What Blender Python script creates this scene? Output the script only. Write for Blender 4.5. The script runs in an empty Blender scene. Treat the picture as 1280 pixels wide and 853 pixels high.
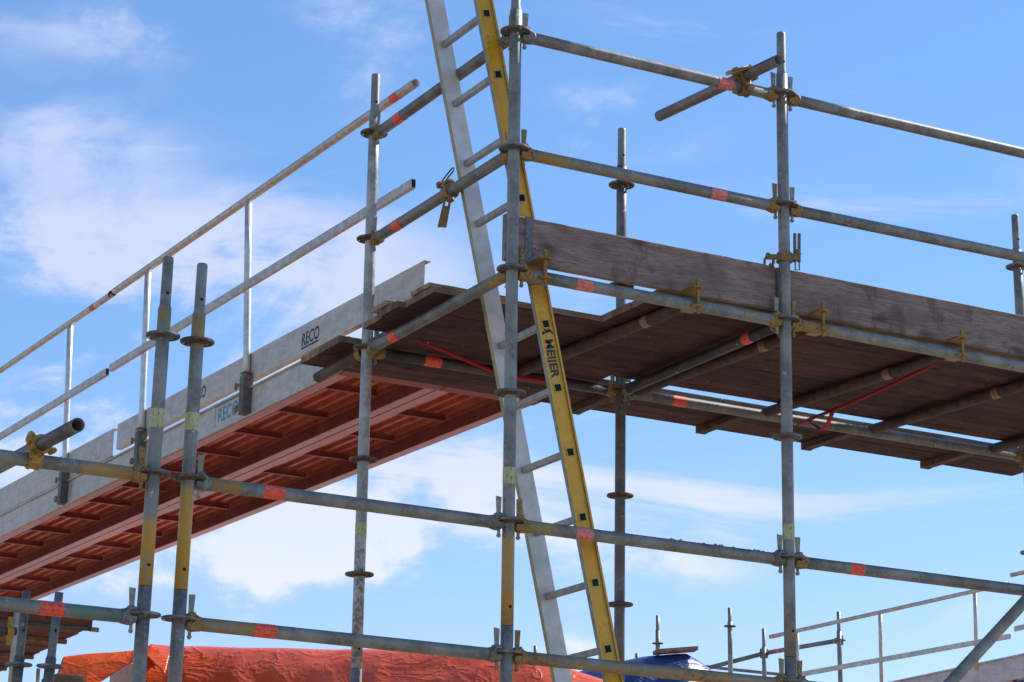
import bpy, bmesh, math, random
from mathutils import Vector, Matrix, noise
random.seed(7)
S = bpy.context.scene
COL = S.collection
H = 4.46                      # height of the working deck above the ground
R = 0.02415                   # radius of the 48.3 mm scaffold tube
OFF = Vector((0, 0, H))

# ------------------------------------------------------------------ camera
F_PX = 2994.994
CAM = Vector((-4.20461, -7.8313, -2.8592))
yaw, pit, rol = 0.49314025, 0.28118247, 0.02030438
FW = Vector((math.cos(pit)*math.sin(yaw), math.cos(pit)*math.cos(yaw), math.sin(pit)))
RT0 = Vector((math.cos(yaw), -math.sin(yaw), 0)); UP0 = RT0.cross(FW)
RT = math.cos(rol)*RT0 + math.sin(rol)*UP0
UP = -math.sin(rol)*RT0 + math.cos(rol)*UP0
def at(x, y, d):
    return CAM + d*(FW + RT*((x-640)/F_PX) - UP*((y-426.5)/F_PX))
cd = bpy.data.cameras.new('camera'); co = bpy.data.objects.new('camera', cd); COL.objects.link(co)
m3 = Matrix((RT, UP, -FW)).transposed()
co.matrix_world = Matrix.Translation(CAM+OFF) @ m3.to_4x4()
cd.sensor_width = 36; cd.lens = F_PX/1280*36; cd.clip_start = .05; cd.clip_end = 3000
cd.dof.use_dof = False
S.camera = co

# ------------------------------------------------------------------ materials
class NT:
    def __init__(s, tree): s.t = tree; s.n = tree.nodes; s.l = tree.links
    def new(s, typ, **kw):
        n = s.n.new(typ)
        for k, v in kw.items():
            if k.startswith('i_'):
                key = k[2:]; key = int(key) if key.isdigit() else key
                n.inputs[key].default_value = v
            else: setattr(n, k, v)
        return n
    def put(s, sock, v):
        if isinstance(v, bpy.types.NodeSocket): s.l.new(v, sock)
        else: sock.default_value = v
    def math(s, op, a, b=0.0, c=0.0, clamp=False):
        n = s.n.new('ShaderNodeMath'); n.operation = op; n.use_clamp = clamp
        s.put(n.inputs[0], a); s.put(n.inputs[1], b); s.put(n.inputs[2], c); return n.outputs[0]
    def mix(s, f, a, b, blend='MIX'):
        n = s.n.new('ShaderNodeMix'); n.data_type = 'RGBA'; n.blend_type = blend
        s.put(n.inputs[0], f); s.put(n.inputs[6], a); s.put(n.inputs[7], b); return n.outputs[2]
    def ss(s, v, a, b, lo=0.0, hi=1.0):
        n = s.n.new('ShaderNodeMapRange'); n.interpolation_type = 'SMOOTHSTEP'
        s.put(n.inputs[0], v); n.inputs[1].default_value = a; n.inputs[2].default_value = b
        n.inputs[3].default_value = lo; n.inputs[4].default_value = hi; return n.outputs[0]
    def noise(s, vec, scale, detail=4, rough=.55, dist=0.0):
        n = s.new('ShaderNodeTexNoise'); s.l.new(vec, n.inputs['Vector'])
        n.inputs['Scale'].default_value = scale; n.inputs['Detail'].default_value = detail
        n.inputs['Roughness'].default_value = rough; n.inputs['Distortion'].default_value = dist
        return n.outputs[0]
    def scale(s, vec, sc):
        n = s.new('ShaderNodeMapping'); s.l.new(vec, n.inputs[0]); n.inputs['Scale'].default_value = sc; return n.outputs[0]
def rgb(*c): return (c[0], c[1], c[2], 1)
def base(name):
    m = bpy.data.materials.new(name); m.use_nodes = True
    nt = NT(m.node_tree); b = m.node_tree.nodes['Principled BSDF']
    tc = nt.new('ShaderNodeTexCoord')
    return m, nt, b, tc
def bump(nt, b, h, strength, dist):
    n = nt.new('ShaderNodeBump'); n.inputs['Strength'].default_value = strength; n.inputs['Distance'].default_value = dist
    nt.l.new(h, n.inputs['Height']); nt.l.new(n.outputs[0], b.inputs['Normal'])
def worldpos(nt):
    g = nt.new('ShaderNodeNewGeometry'); return g.outputs['Position']
OCHRE = (.46, .25, .035); OCHRE2 = (.36, .21, .05); BROWN = (.16, .10, .055); GREEN = (.10, .19, .15); LIME = (.33, .31, .09)
def galv(paints=(), tone=1.0, rust=.25, side=0, met=.26, ro=(.40, .60)):
    """galvanised tube; UV.y = metres along the tube; paints = (from, to, colour, cover)"""
    m, nt, b, tc = base('galvanised steel')
    uv = tc.outputs['UV']; P = worldpos(nt)
    sep = nt.new('ShaderNodeSeparateXYZ'); nt.l.new(uv, sep.inputs[0]); t = sep.outputs[1]
    n1 = nt.noise(P, 9, 5, .6); n2 = nt.noise(P, 55, 4, .6); n3 = nt.noise(P, 3.1, 3, .5)
    stre = nt.noise(nt.scale(uv, (90, 4, 1)), 1, 3, .6)
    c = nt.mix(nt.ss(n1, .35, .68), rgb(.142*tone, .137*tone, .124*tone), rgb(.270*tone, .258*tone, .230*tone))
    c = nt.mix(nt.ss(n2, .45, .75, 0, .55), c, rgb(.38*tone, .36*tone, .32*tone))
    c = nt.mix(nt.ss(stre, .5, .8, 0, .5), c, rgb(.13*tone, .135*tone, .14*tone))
    dirt = nt.ss(nt.math('ADD', n3, nt.math('MULTIPLY', n2, .35)), .70, .86, 0, rust)
    c = nt.mix(dirt, c, rgb(.15, .095, .055))
    spl = nt.ss(nt.noise(P, 38, 2, .5), .70, .74, 0, .7)          # cement splashes
    c = nt.mix(spl, c, rgb(.46, .45, .42))
    cover = None
    for (a0, a1, colr, cov) in paints:
        j = nt.math('ADD', t, nt.math('MULTIPLY', nt.math('SUBTRACT', n1, .5), .10))
        k = nt.math('MULTIPLY', nt.ss(j, a0-.008, a0+.008), nt.ss(j, a1-.02, a1+.02, 1, 0))
        wear = nt.ss(nt.math('ADD', n2, nt.math('MULTIPLY', n1, .6)), .60 + .25*cov, .72 + .25*cov, 1, 0)
        k = nt.math('MULTIPLY', k, nt.math('MAXIMUM', wear, 0.0)); k = nt.math('MULTIPLY', k, min(1, .35+.65*cov))
        if side:
            u = sep.outputs[0]
            k = nt.math('MULTIPLY', k, nt.ss(nt.math('ADD', nt.math('SINE', nt.math('ADD', nt.math('MULTIPLY', u, 2*math.pi), side)), nt.math('MULTIPLY', n1, .6)), .1, .7))
        c = nt.mix(k, c, rgb(*colr)); cover = k if cover is None else nt.math('MAXIMUM', cover, k)
    nt.l.new(c, b.inputs['Base Color'])
    if cover is not None: nt.l.new(nt.math('MULTIPLY', nt.math('SUBTRACT', 1, cover), met), b.inputs['Metallic'])
    else: b.inputs['Metallic'].default_value = met
    nt.l.new(nt.ss(n2, .3, .7, ro[0], ro[1]), b.inputs['Roughness'])
    bump(nt, b, nt.math('ADD', n2, nt.math('MULTIPLY', stre, .4)), .35, .0012)
    return m
def metal(name, c1, c2, rough=.45, met=.5, sc=30, rust=0, bumpd=.0008):
    m, nt, b, tc = base(name); P = worldpos(nt)
    n1 = nt.noise(P, sc, 5, .6); n2 = nt.noise(P, sc*.23, 4, .6)
    c = nt.mix(nt.ss(n1, .35, .68), rgb(*c1), rgb(*c2))
    if rust: c = nt.mix(nt.ss(nt.math('ADD', n2, nt.math('MULTIPLY', n1, .5)), .75, .95, 0, rust), c, rgb(.13, .07, .035))
    nt.l.new(c, b.inputs['Base Color']); b.inputs['Metallic'].default_value = met
    nt.l.new(nt.ss(n2, .3, .7, rough*.85, rough*1.2), b.inputs['Roughness']); bump(nt, b, n1, .3, bumpd)
    return m
def wood(name, dark, light, axis=0, wet=0.0, knots=True, rough=.8, big=1.0, fn=.6):
    m, nt, b, tc = base(name); P = worldpos(nt)
    info = nt.new('ShaderNodeObjectInfo')
    sh = nt.new('ShaderNodeVectorMath', operation='ADD'); nt.l.new(P, sh.inputs[0])
    cmb = nt.new('ShaderNodeCombineXYZ'); nt.l.new(nt.math('MULTIPLY', info.outputs['Random'], 37), cmb.inputs[axis]); nt.l.new(cmb.outputs[0], sh.inputs[1])
    sc = [26, 26, 26]; sc[axis] = 2.2
    V = nt.scale(sh.outputs[0], sc); g = nt.noise(V, 1.0, 6, .6, .6)
    sc2 = [210, 210, 210]; sc2[axis] = 16; fine = nt.noise(nt.scale(sh.outputs[0], sc2), 1.0, 3, .6)
    blot = nt.noise(sh.outputs[0], 5.5, 4, .6)
    c = nt.mix(nt.ss(g, .5-.2/big*.9, .5+.2/big*.9), rgb(*dark), rgb(*light))
    c = nt.mix(nt.ss(fine, .42, .70, 0, fn), c, rgb(*[v*.55 for v in dark]))
    if knots:
        sk = [10, 10, 10]; sk[axis] = 4.4
        v = nt.new('ShaderNodeTexVoronoi'); nt.l.new(nt.scale(sh.outputs[0], sk), v.inputs['Vector']); v.inputs['Scale'].default_value = 1.0
        nt.put(v.inputs['Randomness'], 1.0)
        kd = nt.math('ADD', v.outputs['Distance'], nt.math('MULTIPLY', nt.math('SUBTRACT', g, .5), .25))
        c = nt.mix(nt.ss(kd, .06, .34, .85, 0), c, rgb(*[v_*.38 for v_ in dark]))
    c = nt.mix(nt.ss(blot, .45, .70, 0, .6), c, rgb(*[v*.7 for v in dark]))
    smg = nt.noise(nt.scale(sh.outputs[0], (7, 7, 3.2)), 1.0, 4, .7, .5); c = nt.mix(nt.ss(smg, .54, .64, 0, .6), c, rgb(*[v*.5 for v in dark]))
    c = nt.mix(nt.ss(nt.noise(P, 60, 2, .5), .70, .76, 0, .5), c, rgb(.38, .34, .30))
    rnd = nt.math('ADD', nt.math('MULTIPLY', info.outputs['Random'], .6), .72)
    hsv = nt.new('ShaderNodeHueSaturation'); nt.l.new(c, hsv.inputs['Color']); nt.l.new(rnd, hsv.inputs['Value'])
    nt.l.new(hsv.outputs[0], b.inputs['Base Color']); b.inputs['Roughness'].default_value = rough
    b.inputs['Specular IOR Level'].default_value = .25
    bump(nt, b, nt.math('ADD', g, nt.math('MULTIPLY', fine, .7)), .55, .003)
    return m
def paint(name, c1, c2, chip=None, rough=.4, sc=14, amt=.5, met=0.0, spec=.5, thr=.86):
    m, nt, b, tc = base(name); P = worldpos(nt)
    n1 = nt.noise(P, sc, 5, .62); n2 = nt.noise(P, sc*4.3, 4, .6)
    c = nt.mix(nt.ss(n1, .35, .7), rgb(*c1), rgb(*c2))
    if chip: c = nt.mix(nt.ss(nt.math('ADD', n2, nt.math('MULTIPLY', n1, .5)), thr, thr+.07, 0, amt), c, rgb(*chip))
    nt.l.new(c, b.inputs['Base Color']); b.inputs['Metallic'].default_value = met
    nt.l.new(nt.ss(n1, .3, .7, rough*.8, rough*1.3), b.inputs['Roughness']); bump(nt, b, n2, .25, .001)
    b.inputs['Specular IOR Level'].default_value = spec
    return m
def flat(name, c, rough=.7, met=0.0):
    return paint(name, [v*.88 for v in c], c, None, rough, 20, 0, met)

M = {}
M['galv'] = galv(); M['galv_rust'] = galv(rust=.7); M['galv_dark'] = galv(tone=.30, rust=.5)
M['ring'] = metal('dull zinc', (.12, .115, .11), (.26, .25, .235), .55, .5, 40, .7)
M['ring_rust'] = metal('rusty zinc', (.09, .06, .04), (.20, .15, .11), .65, .3, 40, .9)
M['dusty'] = metal('dusty dark bearer steel', (.060, .036, .030), (.105, .066, .055), .75, .1, 20, .5)  # dark brown for the transoms and the console tube
M['claw'] = paint('brownish yellow claw steel', (.33, .15, .016), (.47, .23, .025), (.09, .05, .025), .42, 45, .95, .25, thr=.76)
M['head_ochre'] = paint('ochre painted cast steel', (.28, .145, .03), (.46, .245, .04), (.09, .07, .055), .5, 35, 1.0, thr=.76)
M['head_grey'] = metal('grey cast steel', (.13, .13, .12), (.27, .26, .23), .55, .4, 40, .5)
M['wedge_grey'] = metal('worn wedge steel', (.22, .20, .14), (.38, .36, .28), .5, .4, 40, .5)
M['coupler'] = paint('yellow zinc coupler steel', (.40, .20, .03), (.58, .32, .05), (.10, .05, .025), .42, 60, .9, .25, thr=.80)
M['coupler_rust'] = paint('rusty coupler steel', (.17, .10, .05), (.36, .22, .08), (.05, .03, .02), .55, 60, .9, .25)
M['alu'] = metal('brushed aluminium', (.55, .53, .50), (.70, .69, .66), .42, .55, 25, 0)
M['alu_rail'] = metal('weathered aluminium rail', (.44, .37, .31), (.62, .54, .47), .45, .45, 25, 0)
M['dark'] = flat('dark hollow', (.012, .011, .010), .9)
M['bracket'] = metal('dark bracket steel', (.09, .075, .07), (.17, .15, .135), .6, .3, 40, .8)
M['toe_wood'] = wood('grey weathered spruce', (.190, .130, .104), (.315, .235, .195), 0, big=.8, fn=.75)
M['deck_wood'] = wood('wet brown deck wood', (.050, .021, .018), (.105, .045, .038), 0, fn=.3)  # dark brown for plank tops and undersides
M['edge_wood'] = wood('plain timber', (.20, .13, .08), (.40, .28, .18), 0)
M['red_steel'] = paint('red oxide paint', (.50, .10, .05), (.70, .19, .09), (.24, .07, .05), .45, 9, .8)
M['red_web'] = paint('grimy red oxide paint', (.26, .06, .048), (.40, .10, .075), (.13, .05, .04), .5, 7, .7)  # darker red for webs, cross members and end flanges
M['red_flange'] = paint('faded red oxide paint', (.50, .18, .19), (.66, .30, .31), (.26, .08, .07), .36, 9, .5)  # pink sky reflection is put into the flange colour
M['yellow'] = paint('yellow ladder lacquer', (.66, .34, .015), (.76, .41, .025), (.28, .17, .04), .36, 18, .6)
M['strap'] = flat('red webbing', (.50, .012, .02), .7)
M['ink'] = flat('dark printed ink', (.035, .035, .045), .6)
M['ink_blue'] = flat('blue printed ink', (.10, .26, .36), .6)
M['batten'] = wood('dark brown batten', (.09, .055, .04), (.17, .11, .08), 1, knots=False)
M['plank_edge'] = wood('worn plank edge', (.21, .135, .085), (.36, .25, .17), 0, knots=False)  # lighter brown for plank sides and ends
M['brickwood'] = wood('raw brown batten', (.16, .09, .05), (.33, .20, .12), 1, knots=False)

def sheet_alu(name, c1, c2):
    m, nt, b, tc = base(name); P = worldpos(nt)
    n1 = nt.noise(nt.scale(P, (3, 3, 9)), 3, 6, .65, .5); n2 = nt.noise(P, 45, 4, .6)
    drip = nt.noise(nt.scale(P, (30, 30, 2.5)), 1, 4, .6)
    c = nt.mix(nt.ss(n1, .3, .7), rgb(*c1), rgb(*c2))
    c = nt.mix(nt.ss(drip, .52, .75, 0, .45), c, rgb(*[v*.62 for v in c1]))
    c = nt.mix(nt.ss(n2, .60, .72, 0, .35), c, rgb(.30, .24, .19))
    nt.l.new(c, b.inputs['Base Color']); b.inputs['Metallic'].default_value = .25
    b.inputs['Roughness'].default_value = .55; bump(nt, b, n2, .3, .001); return m
M['toe_alu'] = sheet_alu('stained aluminium sheet', (.47, .40, .335), (.63, .545, .465))

def sticker_mat(name, c1, c2, marks=True, freq=1.0, fade=.3):
    m, nt, b, tc = base(name); uv = tc.outputs['UV']; P = worldpos(nt)
    sep = nt.new('ShaderNodeSeparateXYZ'); nt.l.new(uv, sep.inputs[0])
    n = nt.noise(P, 60, 4, .6)
    c = nt.mix(nt.ss(n, .4, .7, 0, 1), rgb(*c1), rgb(*c2))
    if marks:
        # rows of small stamped marks
        mk = nt.noise(nt.scale(P, (230, 230, 60)), 1.0, 2, .5)
        row = nt.math('SINE', nt.math('MULTIPLY', sep.outputs[0], 2*math.pi*9))
        k = nt.math('MULTIPLY', nt.ss(mk, .54, .58), nt.ss(row, .35, .6))
        c = nt.mix(nt.math('MULTIPLY', k, .85), c, rgb(.05, .02, .02))
    c = nt.mix(nt.ss(nt.noise(P, 120, 2, .5), .64, .70, 0, fade), c, rgb(.30, .28, .27))
    nt.l.new(c, b.inputs['Base Color']); b.inputs['Roughness'].default_value = .5; return m
M['tape_red'] = sticker_mat('orange red tape', (.85, .075, .035), (.90, .16, .09))
M['tape_plain'] = sticker_mat('plain orange tape', (.75, .07, .03), (.85, .14, .07), False)
M['tape_pink'] = sticker_mat('faded pink tape', (.70, .15, .12), (.80, .30, .26), True, fade=.7)
M['tape_lime'] = sticker_mat('pale green inspection sticker', (.40, .40, .17), (.52, .50, .25), True, fade=.5)
M['tape_tan'] = sticker_mat('tan worn tape', (.26, .14, .07), (.34, .20, .11), False)

# ------------------------------------------------------------------ mesh building
class MB:
    def __init__(s): s.bm = bmesh.new(); s.uv = s.bm.loops.layers.uv.new('UVMap')
    def frame(s, d, ref=None):
        d = d.normalized(); ref = Vector(ref) if ref else (Vector((0, 0, 1)) if abs(d.z) < .9 else Vector((0, 1, 0)))
        a = (ref - d*ref.dot(d)).normalized(); return a, d.cross(a)
    def frame2(s, d): return MB.frame(s, d)
    def loft(s, secs, smooth=True, caps=(True, True), mat=0, tlist=None):
        """secs: list of equal-length closed loops of Vectors"""
        bm = s.bm; rings = [[bm.verts.new(v) for v in q] for q in secs]; n = len(secs[0])
        for i in range(len(rings)-1):
            for k in range(n):
                f = bm.faces.new((rings[i][k], rings[i][(k+1) % n], rings[i+1][(k+1) % n], rings[i+1][k]))
                f.smooth = smooth; f.material_index = mat
                if tlist:
                    u0, u1 = k/n, (k+1)/n
                    for lp, uvv in zip(f.loops, ((u0, tlist[i]), (u1, tlist[i]), (u1, tlist[i+1]), (u0, tlist[i+1]))): lp[s.uv].uv = uvv
        if caps[0]: f = bm.faces.new(list(reversed(rings[0]))); f.material_index = mat
        if caps[1]: f = bm.faces.new(rings[-1]); f.material_index = mat
        return rings
    def circ(s, c, a, b, r, n=24): return [c + a*(r*math.cos(2*math.pi*k/n)) + b*(r*math.sin(2*math.pi*k/n)) for k in range(n)]
    def tube(s, p, q, r=R, n=24, wall=.0035, closed=False, t0=0.0, ref=None, bend=0.0):
        """a hollow tube with open ends"""
        p = Vector(p); q = Vector(q); d = q-p; L = d.length; a, b = s.frame(d, ref)
        m = max(2, int(L/.25)+1); secs = []; tl = []
        for i in range(m):
            f = i/(m-1); c = p + d*f + Vector((0, 0, -bend*math.sin(math.pi*f))); secs.append(s.circ(c, a, b, r, n)); tl.append(t0+L*f)
        if closed: s.loft(secs, True, (True, True), 0, tl); return
        o = s.loft(secs, True, (False, False), 0, tl)
        dn = d.normalized(); dep = min(.25, L*.45)
        for ring_out, c, sg in ((o[0], p, 1), (o[-1], q, -1)):
            ri = [s.bm.verts.new(v) for v in s.circ(c, a, b, r-wall, n)]
            rd = [s.bm.verts.new(v) for v in s.circ(c + dn*sg*dep, a, b, r-wall, n)]
            for k in range(n):
                k2 = (k+1) % n
                if sg > 0:
                    s.bm.faces.new((ring_out[k2], ring_out[k], ri[k], ri[k2])); f = s.bm.faces.new((ri[k2], ri[k], rd[k], rd[k2]))
                else:
                    s.bm.faces.new((ring_out[k], ring_out[k2], ri[k2], ri[k])); f = s.bm.faces.new((ri[k], ri[k2], rd[k2], rd[k]))
                f.smooth = True
            s.bm.faces.new(rd if sg > 0 else list(reversed(rd)))
    def box(s, c, sx, sy, sz, rot=None, bev=0.0, mat=0):
        c = Vector(c); M3 = rot if rot else Matrix.Identity(3)
        v = []
        bm2 = bmesh.new(); bmesh.ops.create_cube(bm2, size=1)
        bmesh.ops.scale(bm2, vec=(sx, sy, sz), verts=bm2.verts)
        if bev: bmesh.ops.bevel(bm2, geom=bm2.edges[:], offset=bev, segments=2, affect='EDGES', profile=.7)
        mp = {}
        for w in bm2.verts: mp[w.index] = s.bm.verts.new(c + M3 @ w.co)
        bm2.verts.index_update(); mp = dict(zip([w.index for w in bm2.verts], mp.values()))
        for f in bm2.faces:
            g = s.bm.faces.new([mp[w.index] for w in f.verts]); g.material_index = mat
        bm2.free()
    def prism(s, pts, d, mat=0, smooth=False):
        """closed polygon pts extruded by vector d"""
        d = Vector(d); s.loft([[Vector(p) for p in pts], [Vector(p)+d for p in pts]], smooth, (True, True), mat)
    def ring(s, c, axis, ri, ro, h, n=24, a0=0.0, a1=2*math.pi, ref=None):
        c = Vector(c); axis = Vector(axis).normalized(); a, b = s.frame(axis, ref)
        full = abs(a1-a0-2*math.pi) < 1e-6; secs = []
        for k in range(n + (0 if full else 1)):
            t = a0 + (a1-a0)*k/n; e = a*math.cos(t)+b*math.sin(t); bv = min(h*.2, (ro-ri)*.2)
            secs.append([c+e*ri-axis*h/2, c+e*(ro-bv)-axis*h/2, c+e*ro-axis*(h/2-bv), c+e*ro+axis*(h/2-bv), c+e*(ro-bv)+axis*h/2, c+e*ri+axis*h/2])
        if full:
            rings = [[s.bm.verts.new(v) for v in q] for q in secs]; m = len(secs[0])
            for i in range(n):
                for k in range(m):
                    f = s.bm.faces.new((rings[i][k], rings[(i+1) % n][k], rings[(i+1) % n][(k+1) % m], rings[i][(k+1) % m]))
                    f.smooth = False
        else: s.loft(secs, False, (True, True))
    def path(s, pts, r, n=8):
        """round bar through points"""
        pts = [Vector(p) for p in pts]; secs = []; ref = None
        for i, p in enumerate(pts):
            d = (pts[min(i+1, len(pts)-1)] - pts[max(i-1, 0)]).normalized()
            if ref is None: a, b = s.frame(d)
            else: a = (ref - d*ref.dot(d)).normalized(); b = d.cross(a)
            ref = a; secs.append(s.circ(p, a, b, r, n))
        s.loft(secs)
    def ribbon(s, pts, w, th, side):
        pts = [Vector(p) for p in pts]; secs = []
        for i, p in enumerate(pts):
            d = (pts[min(i+1, len(pts)-1)] - pts[max(i-1, 0)]).normalized(); sd = Vector(side); sd = (sd - d*sd.dot(d)).normalized(); nn = d.cross(sd)
            secs.append([p+sd*w/2+nn*th/2, p-sd*w/2+nn*th/2, p-sd*w/2-nn*th/2, p+sd*w/2-nn*th/2])
        s.loft(secs)
    def build(s, name, mats, parent=None, origin=(0, 0, 0)):
        o3 = Vector(origin) if parent is None else Vector(parent['o3'])
        bmesh.ops.translate(s.bm, vec=-o3, verts=s.bm.verts)
        bmesh.ops.recalc_face_normals(s.bm, faces=s.bm.faces)
        me = bpy.data.meshes.new(name); s.bm.to_mesh(me); s.bm.free()
        for m in (mats if isinstance(mats, (list, tuple)) else [mats]): me.materials.append(m)
        ob = bpy.data.objects.new(name, me); COL.objects.link(ob)
        ob['o3'] = list(o3)
        if parent is None: ob.location = o3 + OFF
        else: ob.parent = parent
        return ob
def thing(name, origin, label, cat, group=None):
    o = bpy.data.objects.new(name, None); COL.objects.link(o); o.location = Vector(origin)+OFF; o.empty_display_size = .1
    o['o3'] = list(Vector(origin)); tag(o, label, cat, group); return o
def tag(o, label=None, cat=None, group=None, kind=None):
    if label: o['label'] = label
    if cat: o['category'] = cat
    if group: o['group'] = group
    if kind: o['kind'] = kind
    return o
X, Y, Z = Vector((1, 0, 0)), Vector((0, 1, 0)), Vector((0, 0, 1))

# ------------------------------------------------------------------ scaffold poles (standards)
POLES = {  # x, y at deck level, lean per metre x, y
 'a': (-.001, .001, -.005, .003), 'b': (-.001, 1.326, -.004, .002), 'c': (1.286, 0, -.002, .001), 'd': (1.290, 1.326, -.002, .001),
 'e': (3.681, 1.312, -.009, .005), 'f': (3.66, 0, 0, 0), 'g': (-1.284, -.022, .007, -.004), 'h': (-1.417, -.029, .007, -.004)}
def pp(n, z):
    x, y, lx, ly = POLES[n]; return Vector((x+lx*z, y+ly*z, z))
def rosette(c, parent, mat, ax=Z):
    b = MB(); n = 32
    b.ring(c, ax, R-.001, .036, .009, n); b.ring(c, ax, .0535, .0615, .0095, n)
    for k in range(8):
        t = 2*math.pi*(k+.5)/8; e = Vector((math.cos(t), math.sin(t), 0)); sd = Vector((-e.y, e.x, 0))
        w0, w1 = (.0075, .0085)
        pts = [c+e*.034+sd*w0, c+e*.034-sd*w0, c+e*.055-sd*w1, c+e*.055+sd*w1]
        b.prism([p-Z*.004 for p in pts], Z*.008)
    b.ring(c-Z*.0075, ax, R-.001, .0275, .007, n)
    return b.build('rosette', mat, parent)
def holes(parent, p, d, n=2):
    b = MB(); e = Vector((-.455, -.846, 0)); b.frame
    side = Vector((.9, -.43, 0)).normalized()
    out = (e*.75+side*.35).normalized()
    a_, b_ = b.frame(out)
    c = Vector(p)+out*(d-.0006)
    b.loft([b.circ(c, a_, b_, .0062, 12), b.circ(c+out*.0012, a_, b_, .0062, 12)])
    return b.build('pin_hole', M['dark'], parent)  # dark disc on the tube stands for the shade in the hole
def standard(n, z0, z1, ks, label, mat, spigot=True, lower_mat=None, stick=None, rmat='ring', hole_z=(), group='scaffold standards', collar=None):
    t = thing('scaffold_standard', pp(n, z0), label, 'scaffold pole', group)
    b = MB(); b.tube(pp(n, z0), pp(n, z1), R, 28, t0=0); b.build('tube', mat, t)
    if spigot:
        b = MB(); ax = (pp(n, 1)-pp(n, 0)).normalized(); a_, b_ = b.frame(ax, Y)
        p = pp(n, z1); secs = []
        for dz, r in ((-.012, R-.001), (.004, R-.0015), (.016, .0195), (.187, .0195), (.193, .0175)):
            secs.append(b.circ(p+ax*dz, a_, b_, r, 24))
        b.loft(secs, True, (True, True), 0, [0, .02, .04, .2, .21]); b.build('spigot', collar or M['galv'], t)
        holes(t, pp(n, z1+.055), .0195)
    for z in hole_z: holes(t, pp(n, z), R)
    for k in ks: rosette(pp(n, .5*k), t, M[rmat])
    if stick:
        for (za, zb, mk) in stick:
            b = MB(); p = pp(n, za); q = pp(n, zb); a_, b_ = b.frame(q-p, Y)
            b.loft([b.circ(p, a_, b_, R+.0008, 28), b.circ(q, a_, b_, R+.0008, 28)], True, (False, False), 0, [0, .08]); b.build('sticker', M[mk], t)
    return t
def lower(n, zt, ks, label, mat):
    t = thing('scaffold_standard', pp(n, -H), label, 'scaffold pole', 'lower scaffold standards')
    b = MB(); b.tube(pp(n, -H+.25), pp(n, zt), R, 28); b.build('tube', mat, t)
    for k in ks: rosette(pp(n, .5*k), t, M['ring'])
    b = MB(); p = pp(n, -H); b.box(p+Z*.004, .15, .15, .008, bev=.001); b.tube(p+Z*.008, p+Z*.32, .017, 16); b.ring(p+Z*.23, Z, .017, .04, .025, 6); b.build('base_jack', M['galv_dark'], t)
    return t
g_up = galv([(-.02, .72, OCHRE, .75)], side=1.2)
standard('a', -1.4, 1.09, (2, 1, 0, -1, -2), 'tall grey corner pole nearest the ladder, running the full height of the picture', galv([(.0, .33, OCHRE, .85), (-.01, .05, BROWN, .4)]), stick=[(-.86, -.795, 'tape_lime')], hole_z=(-1.33,))
standard('b', -1.4, 1.09, (2, 1, 0, -1, -2), 'grey pole left of the ladder, standing in front of the aluminium toe board', galv([(-.01, .55, BROWN, .55)], tone=1.7, met=.2, ro=(.38, .5)), stick=[(-.845, -.78, 'tape_lime')], hole_z=(-1.32,), rmat='ring_rust')
standard('c', -1.4, 1.09, (2, 1, 0, -1, -2), 'grey pole in front of the wooden toe board, a clamp round it', galv([(.0, .55, OCHRE, .7)], side=2.2), stick=[(-.93, -.865, 'tape_lime')], hole_z=(-1.3,))
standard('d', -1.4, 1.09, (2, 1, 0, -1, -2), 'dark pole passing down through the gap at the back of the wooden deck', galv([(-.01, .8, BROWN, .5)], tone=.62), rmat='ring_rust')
standard('e', -1.4, 1.09, (2, 1, 0, -1, -2), 'slightly leaning pole behind the right end of the wooden toe board', galv(), rmat='ring')
standard('f', -1.4, 1.09, (2, 1, 0, -1, -2), 'pole at the far right end of the front ledgers', galv())
standard('g', -1.4, -.4, (-1, -2), 'short pole with orange-yellow lower half, right one of the close pair', galv([(-.02, .36, OCHRE, 1.0), (.88, 1.05, OCHRE, .9)]), stick=[(-.83, -.765, 'tape_lime')], hole_z=(-1.33,), rmat='ring_rust', collar=M['galv'])
standard('h', -1.4, -.4, (-1, -2), 'short yellow-banded pole, left one of the close pair, with ledgers running off left', galv([(-.02, .24, OCHRE, 1.0), (.93, 1.05, OCHRE, .8)]), stick=[(-.84, -.77, 'tape_lime')], hole_z=(-1.33,), rmat='ring', collar=M['galv'])
for n, w in (('a', 'under the corner pole beside the ladder foot'), ('b', 'left of the ladder, crossing the red tarpaulin'), ('c', 'under the pole in front of the wooden toe board'),
             ('d', 'under the dark pole at the back of the deck'), ('e', 'under the leaning pole at the right'), ('f', 'under the far right front pole'),
             ('g', 'under the right pole of the close pair'), ('h', 'under the left pole of the close pair')):
    lower(n, -1.402, (-3, -4, -5, -6), 'lower pole section '+w, galv([(2.9, 3.1, LIME, .3)], tone=.95 if n != 'd' else .7))

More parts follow.
